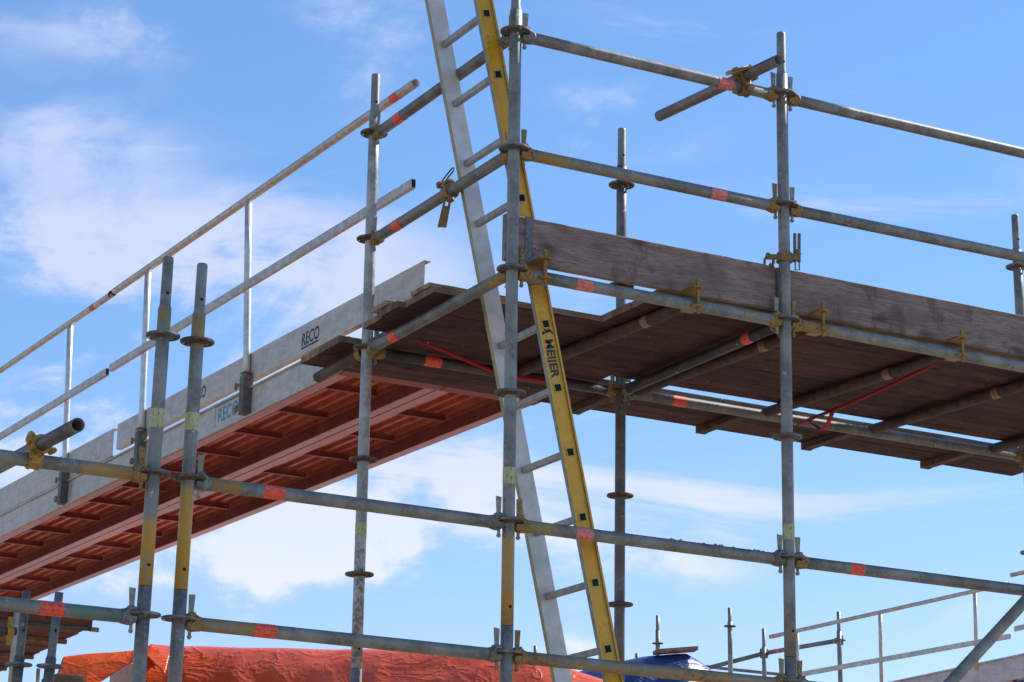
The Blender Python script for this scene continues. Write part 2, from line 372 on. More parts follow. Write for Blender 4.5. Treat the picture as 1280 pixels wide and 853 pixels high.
# ------------------------------------------------------------------ ledgers
def head(c, d, mh, mw, parent):
    """ledger head hooked on the rosette at c, ledger runs along d"""
    d = d.normalized(); s = d.cross(Z).normalized(); b = MB()
    def sec(r, hw, z0, z1, ch=.006):
        return [c+d*r+s*x_+Z*z_ for x_, z_ in ((-hw+ch, z0), (hw-ch, z0), (hw, z0+ch), (hw, z1-ch), (hw-ch, z1), (-hw+ch, z1), (-hw, z1-ch), (-hw, z0+ch))]
    b.loft([sec(.0265, .018, .0055, .020), sec(.040, .0205, .0055, .026), sec(.054, .0215, .0055, .027)], False)
    b.loft([sec(.0265, .018, -.030, -.0055), sec(.040, .0205, -.038, -.0055), sec(.054, .0215, -.040, -.0055)], False)
    b.loft([sec(.0505, .021, -.0395, .0265, .009), sec(.060, .0245, -.039, .020, .013), sec(.070, .0255, -.038, .015, .0145)], False)
    a_, b_ = b.frame(d); cc = c-Z*.012
    b.loft([b.circ(cc+d*.066, a_, b_, .0265, 20), b.circ(cc+d*.078, a_, b_, .0265, 20), b.circ(cc+d*.081, a_, b_, .0250, 20)])
    h = b.build('ledger_head', mh, parent)
    b = MB(); th = .003; r0 = .043
    pts = [(r0-.010, .088), (r0+.013, .090), (r0+.006, -.02), (r0+.003, -.068), (r0-.006, -.068), (r0-.007, -.02)]
    b.prism([c+d*r_+Z*z_-s*th for r_, z_ in pts], s*th*2); b.box(c+d*(r0-.001)-Z*.060, .013, .013, .008, Matrix((d, s, Z)).transposed())
    b.build('wedge', mw, h)
def ledger(a, b_, k, label, mat=None, heads=('og', 'og'), stick=(), group='scaffold ledgers', za=0, zb=0, r=R, end_a=True, end_b=True, frm=None):
    pa = pp(a, .5*k+za) if isinstance(a, str) else Vector(a); pb = pp(b_, .5*k+zb) if isinstance(b_, str) else Vector(b_)
    d = (pb-pa).normalized(); t = thing('scaffold_ledger', pa, label, 'scaffold tube', group)
    m = MB(); dz = Z*-.012
    m.tube(pa+d*(.075 if end_a else 0)+dz, pb-d*(.075 if end_b else 0)+dz, r, 28); m.build('tube', mat or M['galv'], t)
    hm = {'o': M['head_ochre'], 'g': M['head_grey']}; wm = {'o': M['head_ochre'], 'g': M['wedge_grey']}
    if end_a: head(pa, d, hm[heads[0][0]], wm[heads[0][1]], t)
    if end_b: head(pb, -d, hm[heads[1][0]], wm[heads[1][1]], t)
    for dist, mk, ln in stick:
        m = MB(); aa, bb = m.frame(d)
        p = pa+d*dist+dz; secs = [m.circ(p+d*x_, aa, bb, r+.0009, 28) for x_ in (-ln/2, ln/2)]
        m.loft(secs, True, (False, False), 0, [0, ln]); m.build('sticker', M[mk], t)
    return t
LG = 'scaffold ledgers'
# left face, running back from the corner pole
ledger('a', 'b', 2, 'topmost ledger running back left from the corner pole, partly covered by the ladder rails', galv(tone=.72), ('gg', 'og'), [(1.055, 'tape_red', .07)])
ledger('a', 'b', 1, 'middle ledger running back left from the corner pole, carrying a coupler with hanging handle', galv(tone=.8), ('og', 'og'), [(1.04, 'tape_red', .07)])
ledger('a', 'b', 0, 'ledger under the left edge of the wooden deck, crossing in front of the ladder rail', galv([(-.1, .12, OCHRE, .7)], tone=.8), ('og', 'og'), [(1.04, 'tape_red', .07)])
# front face
ledger('a', 'c', 2, 'topmost front ledger next to the corner pole, with the loose tube clamped on it', galv([(1.0, 1.3, LIME, .25)]), ('gg', 'og'), [(.995, 'tape_pink', .07)])
ledger('a', 'c', 1, 'second front ledger from the top, yellow at its corner end, just above the toe board', galv([(.02, .17, OCHRE2, .9), (.1, .5, LIME, .2)]), ('oo', 'oo'), [(.955, 'tape_pink', .075)])
ledger('a', 'c', 0, 'front ledger directly below the wooden toe board, ending at the corner pole', galv([(1.0, 1.3, LIME, .4)]), ('oo', 'og'), [(.319, 'tape_pink', .075)])
LEDG = ledger('a', 'c', -2, 'cement-splashed front ledger crossing the ladder halfway down', galv([(-.1, .12, LIME, .8)], rust=.5), ('oo', 'gg'), [(.324, 'tape_pink', .075)])
random.seed(3); b = MB()
for i in range(16):
    x_ = random.choice([.5, .72, .93, 1.05, 1.12]) + random.uniform(-.05, .05); z_ = -1.0-.012+R+.0005; w_ = random.uniform(.006, .018)
    c_ = Vector((x_, random.uniform(-.008, .006), z_-.001)); n_ = 8
    b.loft([[c_+Vector((w_*math.cos(2*math.pi*k/n_)*random.uniform(.8, 1.2), w_*.5*math.sin(2*math.pi*k/n_), -.003)) for k in range(n_)], [c_+Vector((w_*.55*math.cos(2*math.pi*k/n_)*random.uniform(.7, 1.2), w_*.3*math.sin(2*math.pi*k/n_), random.uniform(.002, .005))) for k in range(n_)]])
b.build('cement_crust', M['wedge_grey'], LEDG)
ledger('a', 'c', -3, 'brownish yellow front ledger crossing the foot of the ladder', galv([(-.1, 1.3, OCHRE2, .45), (.6, 1.3, OCHRE2, .6)], rust=.9), ('oo', 'og'))
ledger('c', 'f', 2, 'topmost front ledger right of the clamp pole, leaving the picture at upper right', galv(), ('og', 'og'), zb=.01)
ledger('c', 'f', 1, 'second front ledger right of the clamp pole, against open sky above the toe board', galv(), ('og', 'og'), zb=.012)
ledger('c', 'f', 0, 'front ledger right of the clamp pole under the toe board, yellow near the pole', galv([(-.1, .17, OCHRE2, .9)]), ('oo', 'og'), zb=-.006)
ledger('c', 'f', -2, 'lower front ledger right of the clamp pole, meeting the diagonal brace', galv(rust=.5), ('og', 'og'), [(.327, 'tape_red', .07)], zb=.008)
ledger('c', 'f', -3, 'lowest front ledger right of the clamp pole, hardly in view', galv(), ('oo', 'og'))
# left of the corner
ledger('g', 'a', -2, 'lower ledger from the close pair to the corner pole, below the red walkway', galv([(-.1, .12, OCHRE2, .7)]), ('gg', 'gg'), [(.325, 'tape_red', .08)])
ledger('g', 'a', -3, 'lowest ledger from the close pair to the corner pole, just above the red tarp', galv([(-.1, .25, OCHRE2, .8)]), ('og', 'gg'), [(.32, 'tape_red', .085)])
hl = Vector((-1.29, -.0, .0))
ledger('h', pp('h', -1)+hl, -2, 'ledger leaving the picture at the left with an open tube clamped across it', galv([(-.1, .18, OCHRE2, .95)]), ('oo', 'og'), [])
ledger('h', pp('h', -1.5)+hl, -3, 'greenish ledger leaving the picture at lower left with an orange tape on it', galv([(-.1, .27, GREEN, .7)], tone=.9), ('gg', 'og'), [(.33, 'tape_red', .085)])
# back row
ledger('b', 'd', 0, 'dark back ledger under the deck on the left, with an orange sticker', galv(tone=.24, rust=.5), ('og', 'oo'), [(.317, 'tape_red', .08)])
ledger('d', 'e', 0, 'back ledger under the right of the deck, below the strip of sky between planks', galv(tone=.85), ('gg', 'og'), [(.31, 'tape_red', .07)])
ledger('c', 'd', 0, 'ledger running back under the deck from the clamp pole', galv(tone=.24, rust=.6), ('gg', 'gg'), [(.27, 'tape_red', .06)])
ledger('f', 'e', 0, 'ledger closing the right end of the deck', galv(tone=.7), ('og', 'og'))

# ------------------------------------------------------------------ deck bearers hooked on the front ledger
def claw(c, parent, back=.06):
    h = None
    for z0 in (.043, -.036):
        pts = []
        for k in range(13):
            t = math.pi + math.pi*k/12; pts.append(c + X*(.029*math.cos(t)) + Y*(-.028 + .026*math.sin(t)) + Z*z0)
        pts += [c+X*.029+Y*back+Z*z0, c-X*.029+Y*back+Z*z0]
        b = MB(); b.prism(pts, Z*.008); h = b.build('claw', M['claw'], parent)
    b = MB(); b.prism([c+X*x_+Y*-.037+Z*z_ for x_, z_ in ((-.008, .084), (.008, .086), (.006, -.062), (-.004, -.062))], Y*.008)
    b.build('wedge', M['claw'], h)
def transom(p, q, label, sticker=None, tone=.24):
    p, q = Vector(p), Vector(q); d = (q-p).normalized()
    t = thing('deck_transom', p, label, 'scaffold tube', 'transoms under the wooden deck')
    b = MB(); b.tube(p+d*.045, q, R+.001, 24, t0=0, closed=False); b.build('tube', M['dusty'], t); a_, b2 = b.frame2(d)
    claw(p-Vector((0, 0, -.008)), t)
    if sticker:
        b = MB(); s0 = p+d*sticker; b.loft([b.circ(s0, a_, b2, R+.0019, 24), b.circ(s0+d*.045, a_, b2, R+.0019, 24)], True, (False, False), 0, [0, .06]); b.build('sticker', M['tape_tan'], t)
    return t
transom((.836, 0, 0), (.745, 1.36, 0), 'transom at the left end of the main deck, beside the ladder opening', .30)
transom((1.454, 0, 0), (1.37, 1.36, 0), 'transom whose yellow claw sits just right of the clamp pole', .34)
transom((2.185, 0, 0), (2.085, 1.36, 0), 'transom under the deck directly above the red strap', .42)
transom((2.80, 0, 0), (2.705, 1.36, 0), 'transom second from the right end of the deck', .42)
transom((3.54, 0, 0), (3.445, 1.36, 0), 'transom at the far right end of the deck')
t = thing('ledger_clamp', (.128, 0, .008), 'yellow two-lipped wedge clamp beside the corner pole, over the ladder rail', 'clamp')
claw(Vector((.128, 0, .008)), t, .05)
b = MB(); b.tube(Vector((.128, .045, 0)), Vector((.128, .085, 0)), R, 20); b.build('stub', M['galv_dark'], t)
t = thing('console_tube', (0, 1.36, 0), 'short grey bearer tube sticking out behind the left pole under the plank end', 'scaffold tube')
b = MB(); b.tube(Vector((0, 1.36, -.012)), Vector((0, 1.85, -.012)), R, 20); b.build('tube', M['dusty'], t)
b = MB(); b.ring(Vector((0, 1.38, -.012)), Y, R, .031, .04, 20); b.build('collar', M['head_ochre'], t)

# ------------------------------------------------------------------ boards
BT = [(1.335, 'nearest the dark back pole'), (2.05, 'just left of the clamp pole'), (2.68, 'right of the clamp pole'), (3.43, 'near the right edge')]
for x_, w_ in BT:
    b = MB(); b.prism([(x_-.024, 1.355, -.004), (x_+.024, 1.355, -.004), (x_+.024, 1.355, .027), (x_-.024, 1.355, .027)], (-.01, .44, -.002)); b.box((x_-.01, 1.80, .010), .052, .03, .036, None, .002)
    o = b.build('batten', M['batten'], None, (x_, 1.355, 0)); tag(o, 'brown batten end poking out behind the deck, '+w_, 'batten', 'battens behind the back ledger')
def plank(name, x0, x1, y0, y1, z0, z1, mat, label, cat='plank', group='planks of the wooden deck', sag=0.0, skew=0.0, warp=.003):
    b = MB(); n = max(3, int((x1-x0)/.12)); secs = []; c = .003
    ph = random.random()*10
    for i in range(n+1):
        f = i/n; x = x0+(x1-x0)*f; dz = -sag*math.sin(math.pi*f) + warp*noise.noise(Vector((x*1.7, ph, 0))); dy = skew*(f-.5) + warp*.6*noise.noise(Vector((x*2.3, ph, 5)))
        tw = warp*.8*noise.noise(Vector((x*1.1, ph, 9)))
        sx = 0
        secs.append([Vector((x, yy+dy, zz+dz+(tw if yy > (y0+y1)/2 else -tw))) for yy, zz in
                     ((y0+c, z0), (y1-c, z0), (y1, z0+c), (y1, z1-c), (y1-c, z1), (y0+c, z1), (y0, z1-c), (y0, z0+c))])
    b.loft(secs, False); o = b.build(name, [mat, M['plank_edge']] if mat is M['deck_wood'] else mat, None, ((x0+x1)/2, (y0+y1)/2, z0)); tag(o, label, cat, group)
    if mat is M['deck_wood']:
        for f in o.data.polygons: f.material_index = 1 if abs(f.normal.z) < .5 else 0
    return o
# toe board (two lengths meeting behind the clamp pole)
tb = plank('toe_board', -.014, 1.262, .034, .064, .048, .238, M['toe_wood'], 'grey knotty wooden toe board left of the clamp pole, metal strap near its end', 'toe board', 'wooden toe boards', warp=.001)
b = MB(); b.box((.088, .033, .143), .034, .004, .192); b.build('metal_strap', metal('zinc strap', (.10, .10, .11), (.20, .20, .21), .5, .5, 90, .3), tb)
plank('toe_board', 1.275, 4.0, .034, .064, .049, .236, M['toe_wood'], 'long grey wooden toe board from the clamp pole to the right edge of the picture', 'toe board', 'wooden toe boards', warp=.0015)
rows = [(.068, .285), (.288, .572), (.576, .79), (.794, 1.01), (1.013, 1.156), (1.160, 1.237)]
for i, (y0, y1) in enumerate(rows):
    xs = .705 + random.uniform(-.006, .01) if y1 < .58 else (.80 + random.uniform(-.02, .02) if i < 5 else 1.19)
    plank('deck_plank', xs, 3.95 + random.uniform(0, .1), y0, y1, .027+random.uniform(0, .003), .058, M['deck_wood'],
          'brown plank in the main deck, ' + ['nearest to the toe board', 'second from the toe board', 'third from the toe board', 'fourth from the toe board', 'fifth from the toe board', 'narrow last one before the sky gap'][i])
for i, (y0, y1, x0, x1) in enumerate([(.52, .775, -.085, .795), (.78, .95, -.12, .775), (.955, 1.155, -.10, .79), (1.16, 1.395, .032, 1.18)]):
    plank('deck_plank', x0, x1, y0, y1, .028, .057, M['deck_wood'],
          'short brown plank left of the main deck, %s' % ['bordering the ladder opening', 'second behind the ladder opening', 'third behind the ladder opening', 'last one, reaching to the dark back pole'][i])
plank('deck_plank', -.13, .30, .86, 1.02, .060, .080, M['edge_wood'], 'thin loose board at the left edge of the deck, beneath the aluminium toe board')
plank('deck_plank', -.09, .30, .545, .72, .060, .078, M['edge_wood'], 'thin loose board on top of the short planks, bordering the ladder opening')
rr = [(-.10, 1.9, 1.405, 1.615), (1.91, 3.98, 1.40, 1.61), (-.10, 2.6, 1.62, 1.82), (2.61, 4.0, 1.617, 1.815)]
for i, (x0, x1, y0, y1) in enumerate(rr):
    plank('deck_plank', x0, x1, y0, y1, .028, .062, M['deck_wood'], 'brown plank behind the back ledger, %s' % ['inner one on the left', 'inner one on the right', 'outermost one reaching left to the walkway', 'outermost one at the right end'][i])

# ------------------------------------------------------------------ loose tubes and couplers
def bolt(b, c, d, L=.06):
    d = Vector(d).normalized(); a_, b_ = b.frame(d)
    b.loft([b.circ(c, a_, b_, .006, 10), b.circ(c+d*L, a_, b_, .006, 10)])
    b.loft([b.circ(c+d*(L-.018), a_, b_, .0125, 6), b.circ(c+d*(L-.004), a_, b_, .0125, 6)], False)
    b.loft([b.circ(c+d*(L-.022), a_, b_, .015, 12), b.circ(c+d*(L-.018), a_, b_, .015, 12)], False)
def coupler(ca, da, cb, db, label, mat, extra=None):
    """double coupler: jaw round tube a, jaw round tube b"""
    t = thing('scaffold_coupler', ca, label, 'coupler', 'scaffold couplers')
    ca, cb, da, db = Vector(ca), Vector(cb), Vector(da).normalized(), Vector(db).normalized(); n = (cb-ca).normalized()
    for c, d, s in ((ca, da, -1), (cb, db, 1)):
        b = MB(); e = d.cross(n).normalized()
        b.ring(c, d, R+.0005, .0325, .046, 20); b.ring(c+d*.016, d, R+.001, .0355, .007, 20); b.ring(c-d*.016, d, R+.001, .0355, .007, 20)
        for sg in (1, -1):                                       # hinge lug and bolt side
            b.box(c+e*sg*.036, .026, .016, .044, Matrix((e, n, d)).transposed(), .003)
        b.ring(c+e*-.047, d, .003, .010, .05, 12)
        bolt(b, c+e*.040-n*.022*s, n*s, .05); 
        b.box(c+e*.047+n*.012*s, .012, .03, .03, Matrix((e, n, d)).transposed(), .002)
        b.build('jaw', mat, t)
    b = MB(); a_, b_ = b.frame(n); mid = (ca+cb)/2; b.loft([b.circ(mid-n*.008, a_, b_, .02, 16), b.circ(mid+n*.008, a_, b_, .02, 16)]); b.build('rivet', M['coupler_rust'], t)
    return t
# upper right stub tube on the topmost front ledger
s0, s1 = Vector((1.055, .62, 1.062)), Vector((1.105, -.235, 1.034)); sd = (s1-s0).normalized()
t = thing('loose_tube', s0, 'short loose tube with an open end clamped across the topmost front ledger', 'scaffold tube', 'loose stub tubes')
b = MB(); b.tube(s0, s1, R, 28); b.build('tube', galv([(.05, .45, BROWN, .55), (.2, .5, OCHRE2, .3)], tone=.75, rust=.6), t)
k = (0-s0.y)/(s1.y-s0.y); cpt = s0+(s1-s0)*k
coupler((cpt.x, 0, .985), X, cpt, sd, 'brown swivel coupler holding the loose tube at the top right', M['coupler_rust'])
t = thing('loose_bolt_bar', (.99, -.02, 1.05), 'yellow flap bar of the coupler at the top right, lying along the ledger', 'coupler')
b = MB(); b.prism([Vector((.985, -.045, 1.012))+v for v in (Vector((0, 0, 0)), Vector((.11, -.01, .050)), Vector((.104, -.01, .064)), Vector((-.006, 0, .014)))], Y*.02); b.build('bar', M['coupler'], t)
b = MB(); b.path([(1.0, -.05, 1.03), (1.07, -.06, 1.062)], .004); b.build('rim', M['coupler_rust'], t)
# lower left stub tube
l0, l1 = Vector((-1.838, .72, -.93)), Vector((-1.838, -.43, -.969)); ld = (l1-l0).normalized()
l0 = l1-ld*1.0
t = thing('loose_tube', l0, 'short loose tube with an open end clamped across the left ledger below the walkway rail', 'scaffold tube', 'loose stub tubes')
b = MB(); b.tube(l0, l1, R, 28); b.build('tube', galv(tone=.6, rust=.3), t)
k = (-.03-l1.y)/(ld.y); cl = l1+ld*k
cl2 = Vector((cl.x-.02, -.03, -1.010))
coupler(cl2, X, cl, ld, 'bright yellow swivel coupler on the left ledger holding the loose tube', M['coupler'])
# coupler with hanging handle on the left middle ledger
t = thing('scaffold_coupler', (0, .56, .488), 'rusty yellow coupler with wire clip on top and handle hanging below, left of the ladder', 'coupler', 'scaffold couplers')
c = Vector((-.003, .56, .488)); b = MB(); b.ring(c, Y, R+.0005, .034, .05, 20); b.ring(c+Z*.046, X, .006, .014, .03, 12)
b.box(c+Vector((-.01, .01, .040)), .028, .034, .016, None, .004); b.box(c+Vector((-.0, -.01, -.037)), .024, .028, .016, None, .004)
bolt(b, c+Vector((-.02, .035, .03)), (-.3, .6, .6), .03); bolt(b, c+Vector((-.01, -.03, -.03)), (0, -.3, -.7), .025); b.build('jaw', M['coupler_rust'], t)
b = MB(); q = c+Vector((-.01, .06, .052)); b.path([q+Vector((0, .04, -.004)), q+Vector((0, .0, .008)), q+Vector((0, -.05, .026)), q+Vector((0, -.10, .040)), q+Vector((0, -.115, .034)), q+Vector((0, -.112, .024)), q+Vector((0, -.09, .018)), q+Vector((0, -.05, .006))], .003); b.build('wire_clip', M['dark'], t)
b = MB(); p0 = c+Vector((-.005, .008, -.03)); p1 = p0+Vector((-.006, .035, -.115)); dd = (p1-p0).normalized(); e1 = Vector((.9, -.3, 0)).normalized()
for off in (-.011, .011): b.prism([p0+e1*(off-.004), p0+e1*(off+.004), p1+e1*(off*1.1+.006), p1+e1*(off*1.1-.006)], dd.cross(e1)*.016)
b.prism([p0+dd*.03-e1*.012+dd.cross(e1)*.012, p0+dd*.03+e1*.012+dd.cross(e1)*.012, p1+e1*.014+dd.cross(e1)*.012, p1-e1*.014+dd.cross(e1)*.012], dd.cross(e1)*.006)
b.build('handle', M['coupler_rust'], t)
# half coupler on the clamp pole
c = pp('c', .272); t = thing('scaffold_coupler', c, 'yellowish single clamp round the pole just above the wooden toe board', 'coupler', 'scaffold couplers')
sR = Vector((.878, -.478, 0)); b = MB(); b.ring(c, Z, R+.0005, .032, .036, 20); b.ring(c-Z*.02, Z, R+.001, .035, .006, 20)
b.box(c+sR*.045, .03, .02, .03, Matrix((sR, Z.cross(sR), Z)).transposed(), .003); b.box(c-sR*.05, .045, .02, .02, Matrix((sR, Z.cross(sR), Z)).transposed(), .004)
b.ring(c-sR*.068+Z*.006, Z.cross(sR), .003, .011, .02, 12); b.build('jaw', M['coupler_rust'], t)
b = MB(); b.path([c-sR*.07+Z*.004, c-sR*.082-Z*.012, c-sR*.083-Z*.035, c-sR*.078-Z*.052], .006); b.path([c-sR*.062-Z*.03, c-sR*.05-Z*.04, c-sR*.045-Z*.015], .007); b.build('hook', M['coupler_rust'], t)
b = MB()
for o_ in (.046, .064): b.prism([c+sR*(o_-.004)+Z*-.02, c+sR*(o_+.004)+Z*-.02, c+sR*(o_+.006)+Z*.105, c+sR*(o_-.002)+Z*.108], Y*.01)
b.path([c+sR*.045-Z*.02, c+sR*.045-Z*.055, c+sR*.062-Z*.055, c+sR*.062-Z*.02], .0035); bolt(b, c+sR*.055-Z*.01, (0, 0, 1), .045); b.build('bolt', M['coupler_rust'], t)

# diagonal brace at the lower right
p = Vector((3.56, -.05, -.06)); 
def on_y(x, y, yy):
    v = at(x, y, 1)-CAM; return CAM+v*((yy-CAM.y)/v.y)
q0, q1 = on_y(1158, 886, -.05), on_y(1281, 752, -.05); dd = (q1-q0).normalized()
t = thing('diagonal_brace', q0, 'thick grey diagonal brace rising to the right at the lower right corner', 'scaffold tube')
b = MB(); b.tube(q0-dd*1.2, q1+dd*1.0, R, 28); b.build('tube', galv(tone=1.15, rust=.35), t)

# ------------------------------------------------------------------ ladder
lad0 = Vector((-.086, 0, 1.101)); lad1 = Vector((.510, 0, -1.425)); ldir = (lad0-lad1).normalized()      # up along the stile
lx = Vector((ldir.z, 0, -ldir.x))                                        # across the stile, to the right
def lp(s, x=0, y=0): return Vector((lad1.x, 0, lad1.z)) + ldir*s + lx*x + Y*y     # s = metres up from the lowest visible rung
S0, S1 = -3.05, 3.35
t = thing('ladder', lp(S0, 0, .3), 'tall leaning aluminium ladder with yellow lacquered outer rail beside the corner pole', 'ladder')
hwid, fl = .0385, .0085
def stile(y_out, y_in, mats, parent):
    sg = 1 if y_in > y_out else -1
    prof = [(-hwid, y_out), (-hwid+fl, y_out), (-hwid+fl, y_out+sg*.009), (hwid-fl, y_out+sg*.009), (hwid-fl, y_out), (hwid, y_out), (hwid, y_in), (-hwid, y_in)]
    b = MB(); n = 14; secs = [[lp(S0+(S1-S0)*i/n, x_, y_) for x_, y_ in prof] for i in range(n+1)]
    b.loft(secs, False)
    o = b.build('stile', mats, parent)
    for f in o.data.polygons:
        nx = f.normal.dot(lx); ny = f.normal.y*sg
        c_ = f.center.x  # material 0 yellow, 1 bare aluminium
        f.material_index = 1 if ny > .5 else (2 if nx < -.5 else 0)
    return o
M['olive'] = paint('dirty yellow lacquer edge', (.26, .22, .09), (.36, .32, .16), (.12, .10, .07), .45, 25, .7)
M['ladder_alu'] = metal('matt ladder aluminium', (.55, .52, .48), (.70, .67, .62), .5, .35, 12, 0)
M['alu_edge'] = metal('grey ladder edge', (.20, .20, .17), (.30, .30, .26), .5, .3, 30, .2)
st1 = stile(.10, .125, [M['yellow'], M['ladder_alu'], M['alu_edge']], t)
st2 = stile(.508, .482, [M['yellow'], M['ladder_alu'], M['olive']], t)
RS = .2595
M['rung'] = metal('rung aluminium', (.25, .235, .225), (.36, .345, .33), .5, .35, 30, 0)
M['rim'] = metal('socket rim', (.44, .36, .14), (.55, .46, .20), .5, .3, 30, 0)
for i in range(-10, 13):
    s = i*RS + .0
    if s < S0+.1 or s > S1-.05: continue
    b = MB(); e = .0135; ch = .004
    prof = [(-e+ch, -e), (e-ch, -e), (e, -e+ch), (e, e-ch), (e-ch, e), (-e+ch, e), (-e, e-ch), (-e, -e+ch)]
    b.loft([[lp(s+y_, x_, yy) for x_, y_ in prof] for yy in (.122, .20, .30, .40, .485)], False); b.build('rung', M['rung'], t)
    b = MB(); e2 = .0170; rim = []
    pr = [(-1, -1), (1, -1), (1, 1), (-1, 1)]
    for (xa, ya), (xb, yb) in zip(pr, pr[1:]+pr[:1]):
        b.prism([lp(s+ya*e2, xa*e2, .106), lp(s+yb*e2, xb*e2, .106), lp(s+yb*(e2-.0030), xb*(e2-.0030), .106), lp(s+ya*(e2-.0030), xa*(e2-.0030), .106)], Y*.004)
    so = b.build('rung_socket', M['rim'], t)
    b = MB(); b.prism([lp(s+ya*.0139, xa*.0139, .1078) for xa, ya in pr], Y*.001); b.build('opening', M['dark'], so)  # dark plate painted as the shade inside the rung end
# lettering down the yellow rail
def text_obj(txt, size, origin, xdir, ydir, mat, name, parent, bold=0.0, depth=.0005, sx=1.0):
    cu = bpy.data.curves.new(name, 'FONT'); cu.body = txt; cu.size = 1; cu.offset = bold; cu.extrude = 0; cu.fill_mode = 'BOTH'
    ob = bpy.data.objects.new(name, cu); COL.objects.link(ob); dg = bpy.context.evaluated_depsgraph_get(); dg.update()
    me = bpy.data.meshes.new_from_object(ob.evaluated_get(dg)); bpy.data.objects.remove(ob); bpy.data.curves.remove(cu)
    o3 = Vector(parent['o3']); xd = Vector(xdir).normalized()*size*sx; yd = Vector(ydir).normalized()*size
    for v in me.vertices: v.co = Vector(origin) + xd*v.co.x + yd*v.co.y - o3
    me.materials.clear(); me.materials.append(mat); me.name = name
    o = bpy.data.objects.new(name, me); COL.objects.link(o); o.parent = parent; o['o3'] = list(o3); return o
s_at = lambda z: (z - lad1.z)/ldir.z
text_obj('MEIJER', .050, lp(s_at(-.222), -.0175, .1072), -ldir, lx, M['ink'], 'lettering', st1, .03, sx=1.08)
b = MB(); sc_ = s_at(-.19)
for pts in (((-.020, .010), (.018, .004), (.019, -.003), (-.019, .003)), ((-.014, -.012), (.004, -.004), (.004, .006), (-.014, -.004)), ((.008, -.011), (.019, -.002), (.013, .004), (.004, -.004)), ((-.024, .002), (-.016, .0), (-.016, .014), (-.024, .014)), ((.016, .002), (.024, .004), (.024, .016), (.017, .012))):
    b.prism([lp(sc_-y_, x_, .1078) for x_, y_ in pts], Y*.0005)
b.build('emblem', M['ink'], st1)

# ------------------------------------------------------------------ walkway with red underside
SL = .0222
WX0, WX1 = .15, 1.19
def wz(y): return .012 + SL*y
W0, W1 = 1.835, 11.5
t = thing('walkway', ((WX0+WX1)/2, W0, wz(W0)), 'long aluminium-sided walkway with red ribbed underside crossing to the left', 'walkway')
def strip(mb, x0, x1, za, zb, y0=W0, y1=W1, n=8):
    secs = []
    for i in range(n+1):
        y = y0+(y1-y0)*i/n; z = wz(y)
        secs.append([Vector((x0, y, z+za)), Vector((x1, y, z+za)), Vector((x1, y, z+zb)), Vector((x0, y, z+zb))])
    mb.loft(secs, False)
b = MB(); strip(b, WX0-.004, WX0, 0, .148); strip(b, WX0-.016, WX0-.004, .140, .148); strip(b, WX0-.012, WX0-.004, 0, .006); sb = b.build('side_board', M['toe_alu'], t)
xc = (WX0+WX1)/2
for (xa, xb) in ((WX0+.002, xc-.002), (xc+.002, WX1)):
    # corrugated sheet
    b = MB(); prof = []; w = xb-xa; nn = 7; x = xa+.004; step = (w-.008)/nn
    for i in range(nn):
        prof += [(x, .094), (x+step*.36, .094), (x+step*.42, .128), (x+step*.94, .128)]; x += step
    prof += [(xb-.004, .094)]
    top = [(p_[0], p_[1]+.003) for p_ in reversed(prof)]; secs = []
    for i in range(9):
        y = W0+.002+(W1-W0-.004)*i/8; secs.append([Vector((x_, y, wz(y)+z_)) for x_, z_ in prof+top])
    b.loft(secs, False); b.build('ribbed_sheet', M['red_steel'], t)
    b = MB(); strip(b, xa+.004, xb-.004, .1315, .1345); b.build('deck_board', M['edge_wood'], t)
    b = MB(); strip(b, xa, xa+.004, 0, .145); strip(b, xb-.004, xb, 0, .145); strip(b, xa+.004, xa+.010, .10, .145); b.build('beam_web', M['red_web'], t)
    b = MB(); strip(b, xa+.004, xa+.062, 0, .004); strip(b, xb-.055, xb-.004, 0, .004); b.build('flange', M['red_flange'], t)
    y = W0+.30 if xa < .5 else W0+.36; y -= 0
    ys = []
    y = 2.50 if xa < .5 else 2.20
    while y < W1-.2: ys.append(y); y += .585
    for y in ys:
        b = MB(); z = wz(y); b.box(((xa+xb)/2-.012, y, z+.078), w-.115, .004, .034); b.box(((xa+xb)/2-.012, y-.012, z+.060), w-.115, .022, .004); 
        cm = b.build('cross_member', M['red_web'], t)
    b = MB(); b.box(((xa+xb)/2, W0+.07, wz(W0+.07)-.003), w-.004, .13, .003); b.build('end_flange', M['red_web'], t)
    b = MB()
    b.box(((xa+xb)/2, W0+.001+.002, wz(W0)+.07), w-.01, .003, .12); b.build('end_plate', M['red_steel'], t)
text_obj('RECO', .105, (WX0-.0045, 3.455, wz(3.45)+.045), (0, -1, -SL), (0, 0, 1), M['ink_blue'], 'lettering', sb, .022, sx=1.0)
b = MB()
ya, yb_ = 3.49, 3.10
for (p0, p1) in (((ya, .030), (ya, .138)), ((ya, .135), (yb_, .135)), ((yb_, .135), (yb_, .05))):
    b.ribbon([(WX0-.0048, p0[0], wz(p0[0])+p0[1]), (WX0-.0048, p1[0], wz(p1[0])+p1[1])], .004, .0004, (0, 0, 1) if p0[0] != p1[0] else (0, 1, 0))
b.build('printed_frame', M['ink_blue'], sb)
